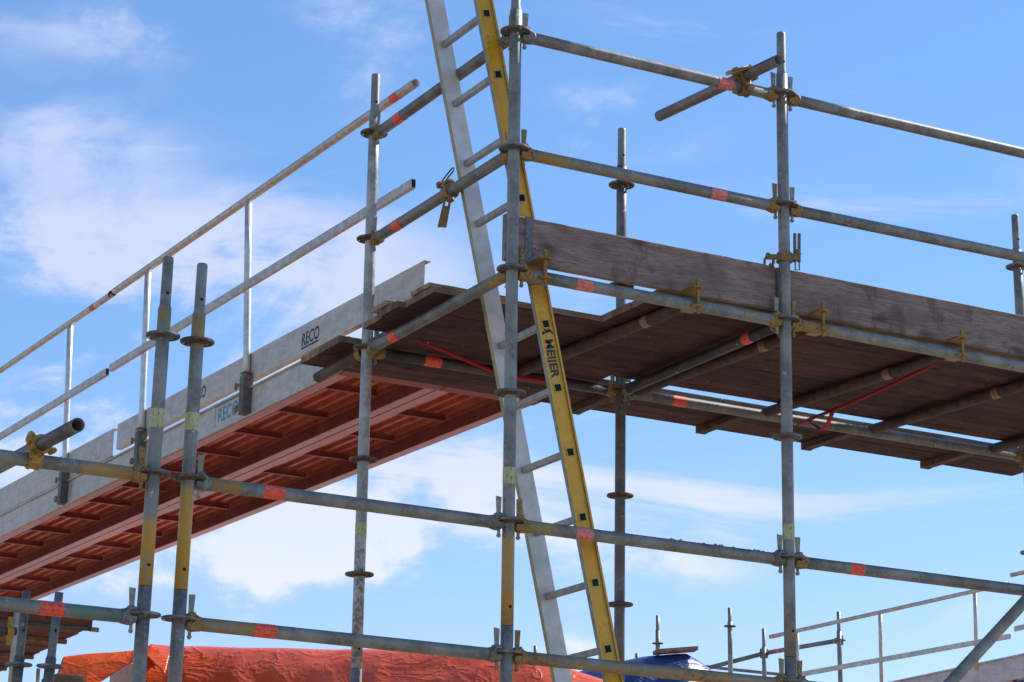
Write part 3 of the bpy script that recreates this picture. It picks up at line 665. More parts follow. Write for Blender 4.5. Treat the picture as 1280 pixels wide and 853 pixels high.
# aluminium toe boards above the walkway edge
def toeboard(y0, y1, b0, b1, t0_, t1_, label):
    b = MB(); n = 10; secs = []; 
    for i in range(n+1):
        f = i/n; y = y0+(y1-y0)*f; zb = b0+(b1-b0)*f; zt = t0_+(t1_-t0_)*f; x = WX0+.012*f*0
        secs.append([Vector(v) for v in ((x, y, zb), (x, y, zt-.003), (x+.028, y, zt-.003), (x+.028, y, zt), (x-.004, y, zt), (x-.004, y, zb-.003), (x+.028, y, zb-.003), (x+.028, y, zb))])
    b.loft(secs, False); o = b.build('toe_board', M['toe_alu'], None, (WX0, (y0+y1)/2, b0)); tag(o, label, 'toe board', 'aluminium toe boards'); return o
t1 = toeboard(1.085, 5.035, .222, .316, .362, .462, 'grey aluminium toe board with dark lettering, its open end above the wooden planks')
text_obj('RECO', .088, (WX0-.0046, 2.402, .272+.018), (0, -1, -.024), (0, 0, 1), M['ink'], 'lettering', t1, .02, sx=.92)
b = MB(); b.ribbon([(WX0-.0047, 2.40, .277), (WX0-.0047, 2.20, .272)], .008, .0004, (0, 0, 1)); b.build('lettering_line', M['ink'], t1)
text_obj('RECO', .088, (WX0-.0046, 3.86, .272+.055), (0, -1, -.024), (0, 0, 1), M['ink'], 'lettering', t1, .02, sx=.92)
toeboard(5.10, 9.9, .292, .385, .452, .575, 'grey aluminium toe board at the far left beyond the narrow gap')
# guardrails
def guardrail(pts_top, pts_mid, posts, label, r=.0205):
    t = thing('guardrail', (WX0-.02, pts_top[0][0], .3), label, 'guardrail', 'guardrails of the walkway')
    gx = WX0-.03
    b = MB(); b.tube((gx, *pts_top[0]), (gx, *pts_top[1]), r, 20, wall=.004); tr = b.build('top_rail', M['alu_rail'], t)
    b = MB(); d = Vector((0, pts_mid[1][0]-pts_mid[0][0], pts_mid[1][1]-pts_mid[0][1]))
    p0 = Vector((gx-.016, *pts_mid[0])); e = .0205; wl = .0025
    outer = [(-.011, -e), (.011, -e), (.011, e), (-.011, e)]; b.prism([p0+X*x_+Z*z_ for x_, z_ in outer], d); b.build('mid_rail', M['alu_rail'], t)
    b = MB(); b.prism([p0+X*x_*.75+Z*z_*.9-Y*.0006 for x_, z_ in outer], Y*.0004); b.build('rail_opening', M['dark'], t)  # dark plate stands for the shade inside the rail end
    for (yt, zt, yb, zb, low) in posts:
        b = MB(); gp = gx+.008; b.tube((gp, yb, zb+.10), (gp, yt, zt-.008), .0185, 20); po = b.build('post', M['alu'], t)
        if low:
            b = MB(); dd = Vector((0, yt-yb, zt-zb)).normalized(); c = Vector((gp-.004, yb, zb+.11))
            b.box(c-dd*.01+Z*.0, .052, .056, .20, None, .004); br = b.build('post_bracket', M['bracket'], po)
            b = MB(); b.box(c+Vector((.0, 0, .1+.004)), .05, .054, .006); 
            b.path([(gp-.01, yb+.03, zb+.17), (gp-.02, yb+.10, zb+.165)], .007); b.box((gp-.02, yb+.10, zb+.165), .012, .012, .035, None, .003)
            b.path([(gp-.01, yb+.03, zb+.04), (gp-.02, yb+.07, zb+.04)], .006); b.ring((gp-.02, yb+.085, zb+.045), X, .006, .02, .012, 10)
            b.build('locking_screw', M['coupler_rust'], br)
    return t, tr
g1, tr1 = guardrail(((1.176, 1.216), (5.17, 1.296)), ((1.13, .722), (5.10, .806)), [(3.139, 1.24, 3.03, .085, True), (4.63, 1.27, 4.56, .118, True)],
                    'long aluminium guardrail behind the left poles with its open round end near the ladder')
g2, tr2 = guardrail(((5.19, 1.290), (9.8, 1.395)), ((5.16, .799), (9.8, .905)), [(6.01, 1.300, 5.90, .146, True), (7.56, 1.335, 7.5, .18, True), (9.1, 1.37, 9.05, .21, True)],
                    'aluminium guardrail at the far left edge with dark joint at its right end', .0185)
gx = WX0-.03
for (y, z, pr, r_, mk) in ((1.375, 1.220, tr1, .0205, 'tape_plain'), (5.55, 1.2982, tr2, .0185, 'tape_plain')):
    b = MB(); dd = Vector((0, 1, .0202 if pr == tr1 else .0228)).normalized(); a_, b_ = b.frame(dd); zz = (1.216+(y-1.176)*.08/3.994) if pr == tr1 else (1.290+(y-5.19)*.105/4.61)
    p0 = Vector((gx, y, zz)); b.loft([b.circ(p0-dd*.04, a_, b_, r_+.0009, 20), b.circ(p0+dd*.04, a_, b_, r_+.0009, 20)], True, (False, False), 0, [0, .08]); b.build('tape', M[mk], pr)
b = MB(); a_, b_ = b.frame(Y); b.loft([b.circ(Vector((gx, 5.165, 1.2925)), a_, b_, .0172, 16), b.circ(Vector((gx, 5.215, 1.2938)), a_, b_, .0212, 16), b.circ(Vector((gx, 5.235, 1.2938)), a_, b_, .0212, 16)]); b.build('joint_sleeve', M['dark'], tr2)
t = thing('short_post', (WX0-.02, 6.75, .2), 'short aluminium post stub at the far left behind the toe board', 'post')
b = MB(); b.tube((WX0+.06, 6.75, .25), (WX0+.06, 6.76, .62), .0185, 16); b.build('tube', M['alu'], t)

# ------------------------------------------------------------------ red straps
b = MB(); a0, a1 = Vector((2.17, .10, -.02)), Vector((2.262, 1.30, -.035))
pts = [a0+(a1-a0)*(i/10)+Z*-.012*math.sin(math.pi*i/10) for i in range(11)]
b.ribbon(pts, .018, .003, (.25, .1, 1))
m_ = a0+(a1-a0)*.80
b.ribbon([m_+Vector((.0, -.07, -.006)), m_+Vector((-.012, -.06, -.05)), m_+Vector((-.016, -.035, -.085)), m_+Vector((-.018, .0, -.088)), m_+Vector((-.018, .05, -.055)), m_+Vector((0, .12, -.016))], .030, .003, (1, .3, .1))
o = b.build('lashing_strap', M['strap'], None, a0); tag(o, 'red lashing strap with a hanging loop under the right part of the deck', 'strap', 'red straps')
b = MB(); pts = [(.16, 1.14, .012), (.30, 1.19, .004), (.45, 1.235, -.012), (.60, 1.28, -.028), (.72, 1.295, -.03), (.86, 1.29, -.030), (.98, 1.28, -.02)]
b.ribbon(pts, .017, .003, (.1, .0, 1)); o = b.build('lashing_strap', M['strap'], None, pts[0]); tag(o, 'red strap slung beneath the short planks left of the ladder', 'strap', 'red straps')

# ------------------------------------------------------------------ scaffold at the lower left, behind
def bg_pole(xt, yt, xb, yb, d, label, ros=(), r=R, spig=0.19, mat=None, rm='ring', drop=None, group='standards of the neighbouring scaffolds'):
    p = at(xt, yt, d); q = at(xb, yb, d); 
    f_ = Vector((FW.x, FW.y, 0)).normalized(); rt = Vector((f_.y, -f_.x, 0))
    base_d = (p-CAM).dot(f_); v = at(xb, yb, 1)-CAM; q = CAM + v*(base_d/v.dot(f_))
    ax = (p-q).normalized(); bot = q - ax*((q.z+H)/ax.z)
    t = thing('scaffold_standard', bot, label, 'scaffold pole', group); m_ = mat or M['galv']
    sh = p-ax*spig; b = MB(); b.tube(bot, sh, r, 20); b.build('tube', m_, t)
    b = MB(); a_, b_ = b.frame(ax, Y); b.loft([b.circ(sh-ax*.01, a_, b_, r-.001, 16), b.circ(sh+ax*.015, a_, b_, r*.8, 16), b.circ(p, a_, b_, r*.8, 16)]); b.build('spigot', m_, t)
    for yr in ros:
        v = at(xt+(xb-xt)*(yr-yt)/(yb-yt), yr, 1)-CAM; c = CAM+v*(base_d/v.dot(f_)); rosette(c, t, M[rm])
    return t, ax, (lambda yr: CAM + (at(xt+(xb-xt)*(yr-yt)/(yb-yt), yr, 1)-CAM)*(base_d/(at(xt+(xb-xt)*(yr-yt)/(yb-yt), yr, 1)-CAM).dot(f_)))
for (xt, xb, d, w) in ((33.5, 19, 10.9, 'left one of the two at the lower left corner'), (74, 58, 10.9, 'right one of the two at the lower left corner')):
    tt, ax, fn = bg_pole(xt, 739 if xt < 50 else 741, xb, 870, d, 'dark grey pole top, '+w, (831 if xt < 50 else 833,), spig=.30, mat=galv(tone=.75))
    holes(tt, fn(789), R*.8)
tt = thing('aluminium_post', at(15, 853, 12.5), 'slim pale tube standing behind the two poles at the lower left', 'post')
b = MB(); b.tube(at(11, 900, 12.4), at(22, 762, 12.4), .0205, 16); b.build('tube', M['alu_rail'], tt)
b = MB(); b.tube(at(44.5, 900, 13.2), at(48, 836, 13.2), .011, 12); b.build('thin_tube', M['alu'], tt)
# small deck there
DZ = -.85
M['low_deck'] = wood('reddish underside boards', (.17, .055, .035), (.27, .10, .065), 0, knots=False)  # red light on the underside is put into the board colour
for i in range(8):
    y0 = 4.25+i*.26
    plank('deck_plank', -3.2, -.185+.0125*i, y0, y0+.255, DZ, DZ+.04, M['low_deck'], 'reddish plank of the small deck at the lower left, %s' % ['frontmost', 'second from the front', 'third from the front', 'fourth from the front', 'fifth from the front', 'sixth from the front', 'next to last', 'rearmost'][i], group='planks of the small lower deck')
plank('deck_plank', -.95, -.17, 4.20, 4.36, DZ+.045, DZ+.075, M['edge_wood'], 'thin golden-brown board on top of the small deck at the lower left', group='planks of the small lower deck', warp=.03)
plank('deck_plank', -2.2, -.62, 4.19, 4.34, DZ+.043, DZ+.07, M['toe_wood'], 'thin grey board on the small lower deck, left of the golden-brown one', group='planks of the small lower deck', warp=.02)
t = thing('deck_transom', (-2.5, 4.27, DZ-.03), 'thin bearer tube with a yellow end under the small deck at the lower left', 'scaffold tube', 'bearers of the small lower deck')
b = MB(); b.tube((-2.6, 4.235, DZ-.014), (-.20, 4.235, DZ-.014), .011, 16); b.build('tube', M['galv_dark'], t)
b = MB(); b.tube((-.20, 4.235, DZ-.014), (-.155, 4.235, DZ-.014), .0125, 16); b.build('end_cap', M['head_ochre'], t)
for i, (xe, y) in enumerate(((-.165, 4.73), (-.14, 5.39), (-.13, 5.93))):
    b = MB(); b.box((xe-.6, y, DZ-.014), 1.2, .03, .024, None, .003); o = b.build('batten', M['brickwood'], None, (xe-.6, y, DZ-.03)); tag(o, 'brown batten end poking out under the small lower deck, %s' % ['nearest', 'middle', 'farthest'][i], 'batten', 'battens under the small lower deck')
t = thing('scaffold_coupler', at(12, 790, 12.0), 'small bright yellow coupler at the lower left edge above the small deck', 'coupler')
b = MB(); c = at(12, 790, 12.0); b.ring(c, X, .02, .032, .03, 14); b.box(c+Z*.05, .02, .03, .05, None, .003); b.box(c-Z*.045, .025, .03, .04, None, .003); b.build('jaw', M['coupler'], t)
b = MB(); b.tube(at(-60, 783, 12.05), at(20, 789.5, 12.0), .0215, 16); b.build('tube', M['galv_dark'], t)

# ------------------------------------------------------------------ tarpaulins and what they cover
def tarp_mat(name, c1, c2, rough=.35, sc=1.0):
    m, nt, b, tc = base(name); P = worldpos(nt)
    n1 = nt.noise(P, 3*sc, 5, .6, .8); 
    v = nt.new('ShaderNodeTexVoronoi', feature='DISTANCE_TO_EDGE'); 
    wv = nt.new('ShaderNodeVectorMath', operation='ADD'); nt.l.new(nt.scale(P, (1, 1, 1.5)), wv.inputs[0])
    nz = nt.new('ShaderNodeTexNoise'); nt.l.new(P, nz.inputs['Vector']); nz.inputs['Scale'].default_value = 4
    nt.l.new(nz.outputs[1], wv.inputs[1]); nt.l.new(wv.outputs[0], v.inputs['Vector']); v.inputs['Scale'].default_value = 7*sc
    fine = nt.noise(nt.scale(P, (1, 1, 3)), 22*sc, 5, .65, 1.2)
    c = nt.mix(nt.ss(n1, .3, .7), rgb(*c1), rgb(*c2))
    nt.l.new(c, b.inputs['Base Color']); nt.l.new(nt.ss(n1, .3, .7, rough, rough*1.5), b.inputs['Roughness'])
    cr = nt.noise(nt.scale(P, (1.3, 1.3, 2.2)), 2.2*sc, 3, .5, 1.1); cr = nt.math('POWER', nt.math('SUBTRACT', 1, nt.math('ABSOLUTE', nt.math('SUBTRACT', nt.math('MULTIPLY', cr, 2), 1)), clamp=True), 14)
    cr2 = nt.noise(nt.scale(P, (1, 1, 1.4)), 6.5*sc, 3, .5, .8); cr2 = nt.math('POWER', nt.math('SUBTRACT', 1, nt.math('ABSOLUTE', nt.math('SUBTRACT', nt.math('MULTIPLY', cr2, 2), 1)), clamp=True), 10)
    h = nt.math('ADD', nt.math('ADD', nt.math('MULTIPLY', cr, 1.6), nt.math('MULTIPLY', cr2, .55)), nt.math('ADD', nt.math('MULTIPLY', fine, .10), n1))
    bump(nt, b, h, .42, .010)
    return m
M['tarp_red'] = tarp_mat('red plastic tarpaulin', (.62, .075, .018), (.74, .115, .035), .24)
M['tarp_blue'] = tarp_mat('blue plastic tarpaulin', (.008, .028, .12), (.018, .055, .20), .38)
def tarp(name, ridge, fronts, backs, mat, label, group, nx=110, ny=26, amp=.05, seed=0, hem=None):
    """ridge: 3-D polyline; fronts: per ridge point how far the front hangs (m); backs likewise"""
    b = bmesh.new(); L = [0]
    for i in range(1, len(ridge)): L.append(L[-1]+(Vector(ridge[i])-Vector(ridge[i-1])).length)
    def samp(arr, s):
        for i in range(len(L)-1):
            if s <= L[i+1] or i == len(L)-2:
                f = (s-L[i])/(L[i+1]-L[i]); a_, b_ = arr[i], arr[i+1]
                return Vector(a_).lerp(Vector(b_), f) if not isinstance(a_, (int, float)) else a_+(b_-a_)*f
    toc = Vector((-FW.x, -FW.y, 0)).normalized(); g = []
    for i in range(nx+1):
        s = L[-1]*i/nx; P0 = samp(ridge, s); fr = samp(fronts, s); bk = samp(backs, s); col = []
        for j in range(-ny//3, ny+1):
            if j >= 0: u = fr*j/ny; hz = u*.50+.10*(1-math.exp(-u*5)); dn = u*.78-.05*(1-math.exp(-u*6))
            else: u = bk*(-j)/(ny/3); hz = -u*.7; dn = u*.7
            p = P0 + toc*hz - Z*max(dn, 0)
            q = Vector((s*1.9, u*1.2+seed, seed*.7)); w = 1-abs(noise.noise(q*1.6))*2; w2 = (1-abs(noise.noise(Vector((s*2.6+u*3.5, u*1.2-s*.8, seed+3))))*3)*.9
            fold = math.sin(s*6.5+noise.noise(q)*4+u*2.5)*min(1, u*2.0)*.35
            k = min(1, .25+u*2)
            p += toc*(amp*(w*.8+w2*.5+fold)*k) + Z*(amp*.35*noise.noise(Vector((s*2.5, u*2, seed+8))))
            col.append(b.verts.new(p-Vector(ridge[0])))
        g.append(col)
    for i in range(nx):
        for j in range(len(g[0])-1):
            f = b.faces.new((g[i][j], g[i+1][j], g[i+1][j+1], g[i][j+1])); f.smooth = True
    me = bpy.data.meshes.new(name); b.to_mesh(me); b.free(); me.materials.append(mat)
    o = bpy.data.objects.new(name, me); COL.objects.link(o); o.location = Vector(ridge[0])+OFF
    sm = o.modifiers.new('thickness', 'SOLIDIFY'); sm.thickness = .004
    tag(o, label, 'tarpaulin', group); return o
def ridge(pts, d0, d1):
    n = len(pts)-1; return [at(x, y, d0+(d1-d0)*(x-pts[0][0])/(pts[-1][0]-pts[0][0])) for x, y in pts]
rp = [(188, 806), (215, 808), (300, 810), (420, 813), (520, 812), (600, 815), (680, 826), (756, 852)]
tarp('tarpaulin', ridge(rp, 15.2, 14.4), [1.4]*8, [.8]*8, M['tarp_red'], 'crumpled orange-red tarpaulin spread along the bottom of the picture behind the poles', 'red tarpaulins', 150, 34, .028, 0)
rp = [(80, 822), (100, 820), (140, 817), (165, 814), (190, 806), (215, 812)]
tarp('tarpaulin', ridge(rp, 15.0, 15.0), [.62, .50, .32, .19, .16, .3], [.05]*6, M['tarp_red'], 'orange-red tarpaulin corner flapping left of the close pair of poles, its pointed edge free', 'red tarpaulins', 60, 16, .03, 5)
rp = [(770, 829), (805, 822), (846, 818), (858, 818), (870, 825), (888, 837), (905, 858), (930, 880)]
tarp('tarpaulin', ridge(rp, 19.0, 19.0), [1.6]*8, [.8]*8, M['tarp_blue'], 'dark blue tarpaulin with a plank laid on top, right of the ladder foot', None, 70, 26, .022, 11)
rp = [(700, 846), (740, 836), (775, 832), (800, 838)]
tarp('tarpaulin', ridge(rp, 19.6, 19.6), [1.0]*4, [.5]*4, M['tarp_blue'], 'blue tarpaulin strip between the red tarpaulin and the ladder foot', None, 30, 16, .03, 13)
# plank on the blue tarpaulin
c = at(852, 817, 19.0); b = MB(); dv = (Vector((.9, -.30, 0))).normalized(); rot = Matrix((dv, Z.cross(dv), Z)).transposed(); b.box(c+Z*.02-dv*.05, .34, .14, .030, rot @ Matrix.Rotation(-.12, 3, 'Y'), .003)
o = b.build('plank', M['brickwood'], None, c); tag(o, 'short brown plank end lying on top of the blue tarpaulin', 'plank')
c = at(78, 851, 14.0); b = MB(); b.box(c-Z*.03, .16, .3, .10, None, .004); o = b.build('wood_block', M['edge_wood'], None, c); tag(o, 'pale brown timber block end left of the red tarpaulin corner', 'timber')
# white-painted wall the tarps hang over
def wall_box(c0, c1, w, ztop, name, mat, label, cat):
    b = MB(); d = (c1-c0); d.z = 0; L = d.length; d.normalize(); e = Vector((-d.y, d.x, 0)); mid = (c0+c1)/2; zb = -H
    b.box(Vector((mid.x, mid.y, (ztop+zb)/2))+e*w*.5, L, w, ztop-zb, Matrix((d, e, Z)).transposed(), .01)
    o = b.build(name, mat, None, (mid.x, mid.y, zb)); tag(o, label, cat); return o
wp = paint('white render', (.62, .62, .62), (.74, .74, .73), (.40, .38, .35), .8, 4, .5)
a0, a1 = at(138, 829, 15.15), at(600, 833, 15.0)
wall_box(a0, a1, 1.2, min(a0.z, a1.z), 'building', wp, 'white building under the red tarpaulin, a corner of it showing left of the tarp fold', 'building')
a0, a1 = at(795, 850, 19.6), at(900, 880, 19.4)
wall_box(a0, a1, 2.0, a0.z-.30, 'building', paint('grey blockwork', (.28, .27, .26), (.38, .37, .35), (.2, .2, .2), .8, 5, .5), 'low block wall hidden beneath the blue tarpaulin', 'wall')

# ------------------------------------------------------------------ background scaffold at the lower right
for (x, yt, xb, d, ros, w, sp) in ((822, 769.5, 822.5, 26, (804.5,), 'just above the blue tarpaulin', .16), (912, 760, 914, 24, (783,), 'second from left in the background, its top bare', .14),
                                 (954.5, 786, 956.5, 26, (), 'crossed by the far ledger', .20), (1048, 765, 1052, 24.5, (), 'behind the far guardrail', .20),
                                 (669, 807.5, 669.5, 26, (), 'barely showing left of the ladder', .1), (796, 817, 796, 26, (), 'barely showing above the blue tarpaulin', .1),):
    bg_pole(x, yt, xb, 900, d, 'distant grey pole top '+w, ros, spig=sp, rm='ring_rust', mat=M['galv'])
def bg_ledger(p, q, label, tape=None, r=R):
    t = thing('scaffold_ledger', p, label, 'scaffold tube', 'distant ledgers'); b = MB(); b.tube(p, q, r, 16); b.build('tube', galv(tone=.75), t)
    d = (q-p).normalized(); b = MB(); a_, b_ = b.frame(d)
    for e in (p, q): b.loft([b.circ(e-d*.05, a_, b_, r*1.25, 12), b.circ(e+d*.05, a_, b_, r*1.25, 12)])
    b.build('ledger_head', M['head_grey'], t)
    if tape:
        c = p+(q-p)*tape; b = MB(); b.loft([b.circ(c-d*.04, a_, b_, r+.001, 16), b.circ(c+d*.04, a_, b_, r+.001, 16)], True, (False, False), 0, [0, .08]); b.build('sticker', M['tape_red'], t)
bg_ledger(at(878, 837, 26.6), at(955, 817, 26.0), 'distant ledger left of the crossed far pole')
bg_ledger(at(957, 816.5, 26.0), at(1047, 801, 24.5), 'distant ledger between the far poles with a small orange sticker', .20)
bg_ledger(at(885, 834, 27.5), at(1002, 846, 25.5), 'distant thin ledger sloping down right behind the far poles', .62, .018)
t = thing('rosette_node', at(955, 817, 25.97), 'small ring node on the crossed far pole', 'fitting'); c = at(955, 817, 25.97); b = MB(); b.ring(c, Z, .02, .045, .10, 12); b.ring(c+Z*.0, Z, .02, .06, .012, 16); b.build('ring', M['ring_rust'], t)
c = at(1050, 800.5, 24.45); t = thing('rosette_node', c, 'small ring node on the pole behind the far guardrail', 'fitting'); b = MB(); b.ring(c, Z, .02, .035, .10, 12); b.ring(c, Z, .02, .062, .01, 16); b.build('ring', M['ring'], t)
def dl(x, d0=(960, 24.2), d1=(1262, 23.2)): return d0[1]+(d1[1]-d0[1])*(x-d0[0])/(d1[0]-d0[0])
def far_rail(x0, y0, x1, y1, mx0, my0, mx1, my1, posts, label, tape=None, dd=0):
    p, q = at(x0, y0, dl(x0)+dd), at(x1, y1, dl(x1)+dd); t = thing('guardrail', Vector((p.x, p.y, p.z-1)), label, 'guardrail', 'distant guardrails')
    b = MB(); b.tube(p, q, .0205, 16); tr = b.build('top_rail', M['alu_rail'], t)
    m0, m1 = at(mx0, my0, dl(mx0)+dd), at(mx1, my1, dl(mx1)+dd); b = MB(); d = m1-m0; nrm = d.cross(Z).normalized()
    b.prism([m0+nrm*x_*.011+Z*z_*.024 for x_, z_ in ((-1, -1), (1, -1), (1, 1), (-1, 1))], d); b.build('mid_rail', M['alu_rail'], t)
    b = MB(); dn = d.normalized(); b.prism([m1+dn*.0004+nrm*x_*.009+Z*z_*.021 for x_, z_ in ((-1, -1), (1, -1), (1, 1), (-1, 1))], dn*.0006); b.build('rail_opening', M['dark'], t)  # shade inside the far rail end, as a dark plate
    for (xa, ya, xb, yb) in posts:
        b = MB(); b.tube(at(xa, ya+3, dl(xa)+dd), at(xb, yb, dl(xa)+dd), .0185, 14); b.build('post', M['alu_rail'], t)
    if tape:
        c = at(*tape, dl(tape[0])+dd); dn = (q-p).normalized(); b = MB(); a_, b_ = b.frame(dn); b.loft([b.circ(c-dn*.04, a_, b_, .0215, 14), b.circ(c+dn*.04, a_, b_, .0215, 14)], True, (False, False), 0, [0, .08]); b.build('tape', M['tape_red'], tr)
far_rail(962, 796.5, 1261, 729.5, 1002, 843, 1263, 795.5, [(996, 788, 998, 870), (1100, 765, 1102, 866), (1218.5, 739, 1221, 838)], 'distant aluminium guardrail with two rails above the pale walkway edge', (971, 794.5))
far_rail(1263, 719.5, 1420, 684, 1268, 786.5, 1430, 750, [(1340, 703, 1343, 800)], 'distant guardrail entering at the right edge with orange tape on its tip', (1281, 715.5), -.1)
b = MB(); c = at(1283, 694, 23.4); b.tube(c, at(1390, 670, 22.8), .03, 14); o = b.build('dark_tube', M['galv_dark'], None, c); tag(o, 'dark rounded tube end at the right edge above the taped rail', 'scaffold tube')
# pale walkway edge and the blue sheet below it
w0, w1 = at(1080, 860.5, 24.6), at(1420, 788, 23.2); dv = (w1-w0); nrm = Vector((dv.y, -dv.x, 0)).normalized(); nrm = nrm if nrm.dot(CAM-w0) > 0 else -nrm
pale = sheet_alu('pale pinkish sheet', (.42, .37, .38), (.58, .52, .54))
t = thing('walkway', w0, 'pale pinkish walkway side below the distant guardrail at the lower right corner', 'walkway')
b = MB(); b.prism([w0, w0-Z*.23, w0-Z*.23-nrm*.02, w0-nrm*.02], dv); b.prism([w0+nrm*.025+Z*.006, w0+nrm*.025-Z*.008, w0-nrm*.02-Z*.008, w0-nrm*.02+Z*.006], dv); b.build('side_board', pale, t)
b = MB(); b.prism([w0-Z*.05-nrm*.03, w0-Z*.11-nrm*.03, w0-Z*.11-nrm*1.0, w0-Z*.05-nrm*1.0], dv); b.build('deck', M['red_steel'], t)
b = MB(); v0 = w0-Z*.25+nrm*.0; b.prism([v0, v0-Z*.6, v0-Z*.6-nrm*.02, v0-nrm*.02], dv); o = b.build('tarpaulin', M['tarp_blue'], None, v0); tag(o, 'blue sheet hanging below the pale walkway side at the lower right corner', 'tarpaulin')
# supports so that the far walkway does not float
for i, f in enumerate((.05, .5, .95)):
    p = w0+dv*f-nrm*.5; t = thing('scaffold_standard', Vector((p.x, p.y, -H)), 'support pole below the pale walkway, %s' % ['left', 'middle', 'right'][i], 'scaffold pole', 'supports of the distant walkway')
    b = MB(); b.tube(Vector((p.x, p.y, -H)), Vector((p.x, p.y, p.z-.115)), R, 12); b.build('tube', M['galv'], t)

# ------------------------------------------------------------------ ground
b = MB(); b.prism([(-600, -600, -H-.5), (600, -600, -H-.5), (600, 600, -H-.5), (-600, 600, -H-.5)], Z*.5)
m, nt, bs, tc = base('sandy ground'); P = worldpos(nt); n1 = nt.noise(P, .35, 6, .6); n2 = nt.noise(P, 9, 5, .65)
c = nt.mix(nt.ss(n1, .35, .65), rgb(.19, .155, .12), rgb(.31, .26, .205)); c = nt.mix(nt.ss(n2, .5, .8, 0, .6), c, rgb(.17, .15, .13)); nt.l.new(c, bs.inputs['Base Color']); bs.inputs['Roughness'].default_value = .95
bump(nt, bs, n2, .6, .03)
o = b.build('ground', m, None, (0, 0, -H)); tag(o, 'sandy building ground', 'ground', None, 'structure')

# ------------------------------------------------------------------ light
SAZ, SEL = math.radians(88), math.radians(43)
sdir = Vector((math.sin(SAZ)*math.cos(SEL), math.cos(SAZ)*math.cos(SEL), math.sin(SEL)))
sl = bpy.data.lights.new('sun', 'SUN'); sl.energy = 5.0; sl.angle = math.radians(.55); sl.color = (1, .95, .87)
so = bpy.data.objects.new('sun', sl); COL.objects.link(so); so.rotation_euler = (-sdir).to_track_quat('-Z', 'Y').to_euler(); so.location = (0, 0, 30)

w = bpy.data.worlds.new('World'); S.world = w; w.use_nodes = True; nt = NT(w.node_tree); bg = w.node_tree.nodes['Background']
sky = nt.new('ShaderNodeTexSky', sky_type='NISHITA', sun_disc=False, sun_elevation=SEL, sun_rotation=SAZ, air_density=1.0, dust_density=.1, ozone_density=3.0)
tc = nt.new('ShaderNodeTexCoord'); D = tc.outputs['Generated']
STR = .13
def dot(v):
    n = nt.new('ShaderNodeVectorMath', operation='DOT_PRODUCT'); nt.l.new(D, n.inputs[0]); n.inputs[1].default_value = v; return n.outputs['Value']
A = Vector((0.4734, 0.8808, 0)); B = Vector((0.8808, -0.4734, 0))      # azimuth frame of the sky region that holds the clouds
df = nt.math('MAXIMUM', dot(A), .02); ca = nt.math('DIVIDE', dot(B), df); ce = nt.math('DIVIDE', dot((0, 0, 1)), df)
cv = nt.new('ShaderNodeCombineXYZ'); nt.l.new(ca, cv.inputs[0]); nt.l.new(nt.math('MULTIPLY', ce, 1.6), cv.inputs[1]); nt.l.new(nt.math('MULTIPLY', dot(A), .4), cv.inputs[2])
big = nt.noise(cv.outputs[0], 9, 8, .58, .35); wisp = nt.noise(nt.scale(cv.outputs[0], (1, 2.0, 1)), 5.5, 9, .66, .9); fine = nt.noise(cv.outputs[0], 30, 7, .6, .3)
def ae(x, y):
    v = (at(x, y, 1)-CAM).normalized(); f_ = v.dot(A); return v.dot(B)/f_, v.z/f_
CL = [  # px centre, radius x, y (px), strength, puffiness
 (40, 300, 300, 90, .38, 1), (120, 270, 300, 60, .40, 0), (220, 430, 330, 110, .58, 1), (370, 330, 240, 70, .50, 1), (40, 500, 260, 110, .85, 1), (250, 340, 200, 50, .3, 0), (560, 390, 170, 80, .30, 0), (100, 350, 420, 190, .22, 1),
 (150, 40, 160, 46, .55, 1), (70, 165, 130, 50, .55, 1), (420, 10, 150, 40, .25, 0), (760, 150, 120, 42, .95, 1), (850, 30, 170, 45, .30, 0), (1080, 120, 130, 40, .28, 0), (1010, 230, 250, 70, .22, 0),
 (380, 690, 260, 90, .95, 1), (520, 650, 150, 70, .75, 1), (250, 720, 160, 60, .8, 1), (600, 790, 90, 36, 1.25, 1), (670, 800, 60, 30, 1.1, 1), (140, 780, 120, 40, .5, 1), (800, 640, 210, 50, .50, 0), (820, 700, 130, 40, .75, 1), (560, 560, 120, 50, .45, 0), (640, 820, 130, 26, .9, 1), (540, 740, 90, 40, .4, 1)]
mask = None
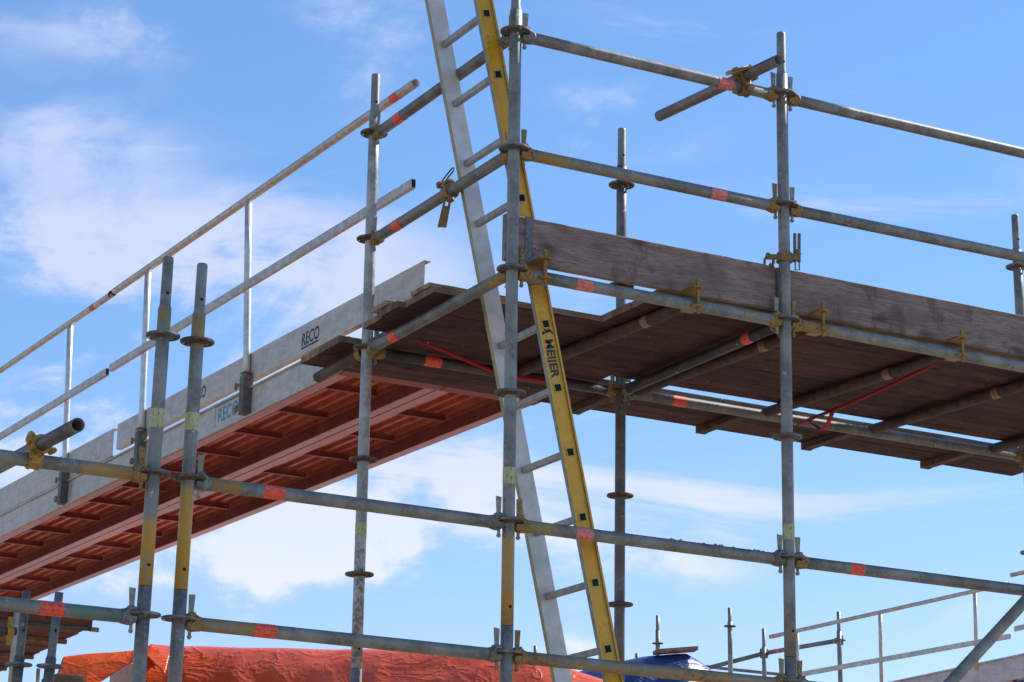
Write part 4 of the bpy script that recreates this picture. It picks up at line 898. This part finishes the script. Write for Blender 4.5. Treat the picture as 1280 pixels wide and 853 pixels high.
for (x, y, rx, ry, st, pf) in CL:
    u0, v0 = ae(x, y); u1, _ = ae(x+rx, y); _, v1 = ae(x, y-ry)
    du = nt.math('DIVIDE', nt.math('SUBTRACT', ca, u0), abs(u1-u0)); dv_ = nt.math('DIVIDE', nt.math('SUBTRACT', ce, v0), abs(v1-v0))
    r2 = nt.math('ADD', nt.math('MULTIPLY', du, du), nt.math('MULTIPLY', dv_, dv_))
    g = nt.math('MULTIPLY', nt.math('POWER', 2.718, nt.math('MULTIPLY', r2, -1.0)), st)
    nz = big if pf else wisp
    g = nt.math('MULTIPLY', g, nt.math('ADD', nt.ss(nz, .39 if pf else .34, .61 if pf else .64), nt.math('MULTIPLY', nt.math('SUBTRACT', fine, .5), .25 if pf else .1)))
    mask = g if mask is None else nt.math('ADD', mask, g)
amb = nt.math('MULTIPLY', nt.ss(wisp, .48, .74), .34)         # thin cloud over the rest of the sky
mask = nt.math('ADD', mask, amb); mask = nt.ss(mask, .02, .80)
mask = nt.math('ADD', nt.math('MULTIPLY', mask, .85), .105)
up = nt.ss(ce, .10, .36)
ccol = nt.mix(up, rgb(.92, .96, 1.02), rgb(.64, .73, 1.0))
hs = nt.new('ShaderNodeHueSaturation'); nt.l.new(sky.outputs[0], hs.inputs['Color']); hs.inputs['Saturation'].default_value = 1.22; hs.inputs['Value'].default_value = 1.04
cc = nt.new('ShaderNodeVectorMath', operation='SCALE'); nt.l.new(ccol, cc.inputs[0]); cc.inputs['Scale'].default_value = 1.0/STR*.75
tint = nt.mix(1.0, hs.outputs[0], nt.mix(nt.ss(ce, .12, .32), rgb(1.03, .885, .98), rgb(1.0, .985, 1.0)), 'MULTIPLY')
col = nt.mix(mask, tint, cc.outputs[0])
nt.l.new(col, bg.inputs['Color']); bg.inputs['Strength'].default_value = STR

S.view_settings.view_transform = 'Standard'; S.view_settings.look = 'None'; S.view_settings.gamma = 1; S.view_settings.exposure = .42
S.view_settings.use_curve_mapping = False
S.render.film_transparent = False
S.cycles.max_bounces = 6
for o in list(bpy.data.objects):
    if 'o3' in o: del o['o3']
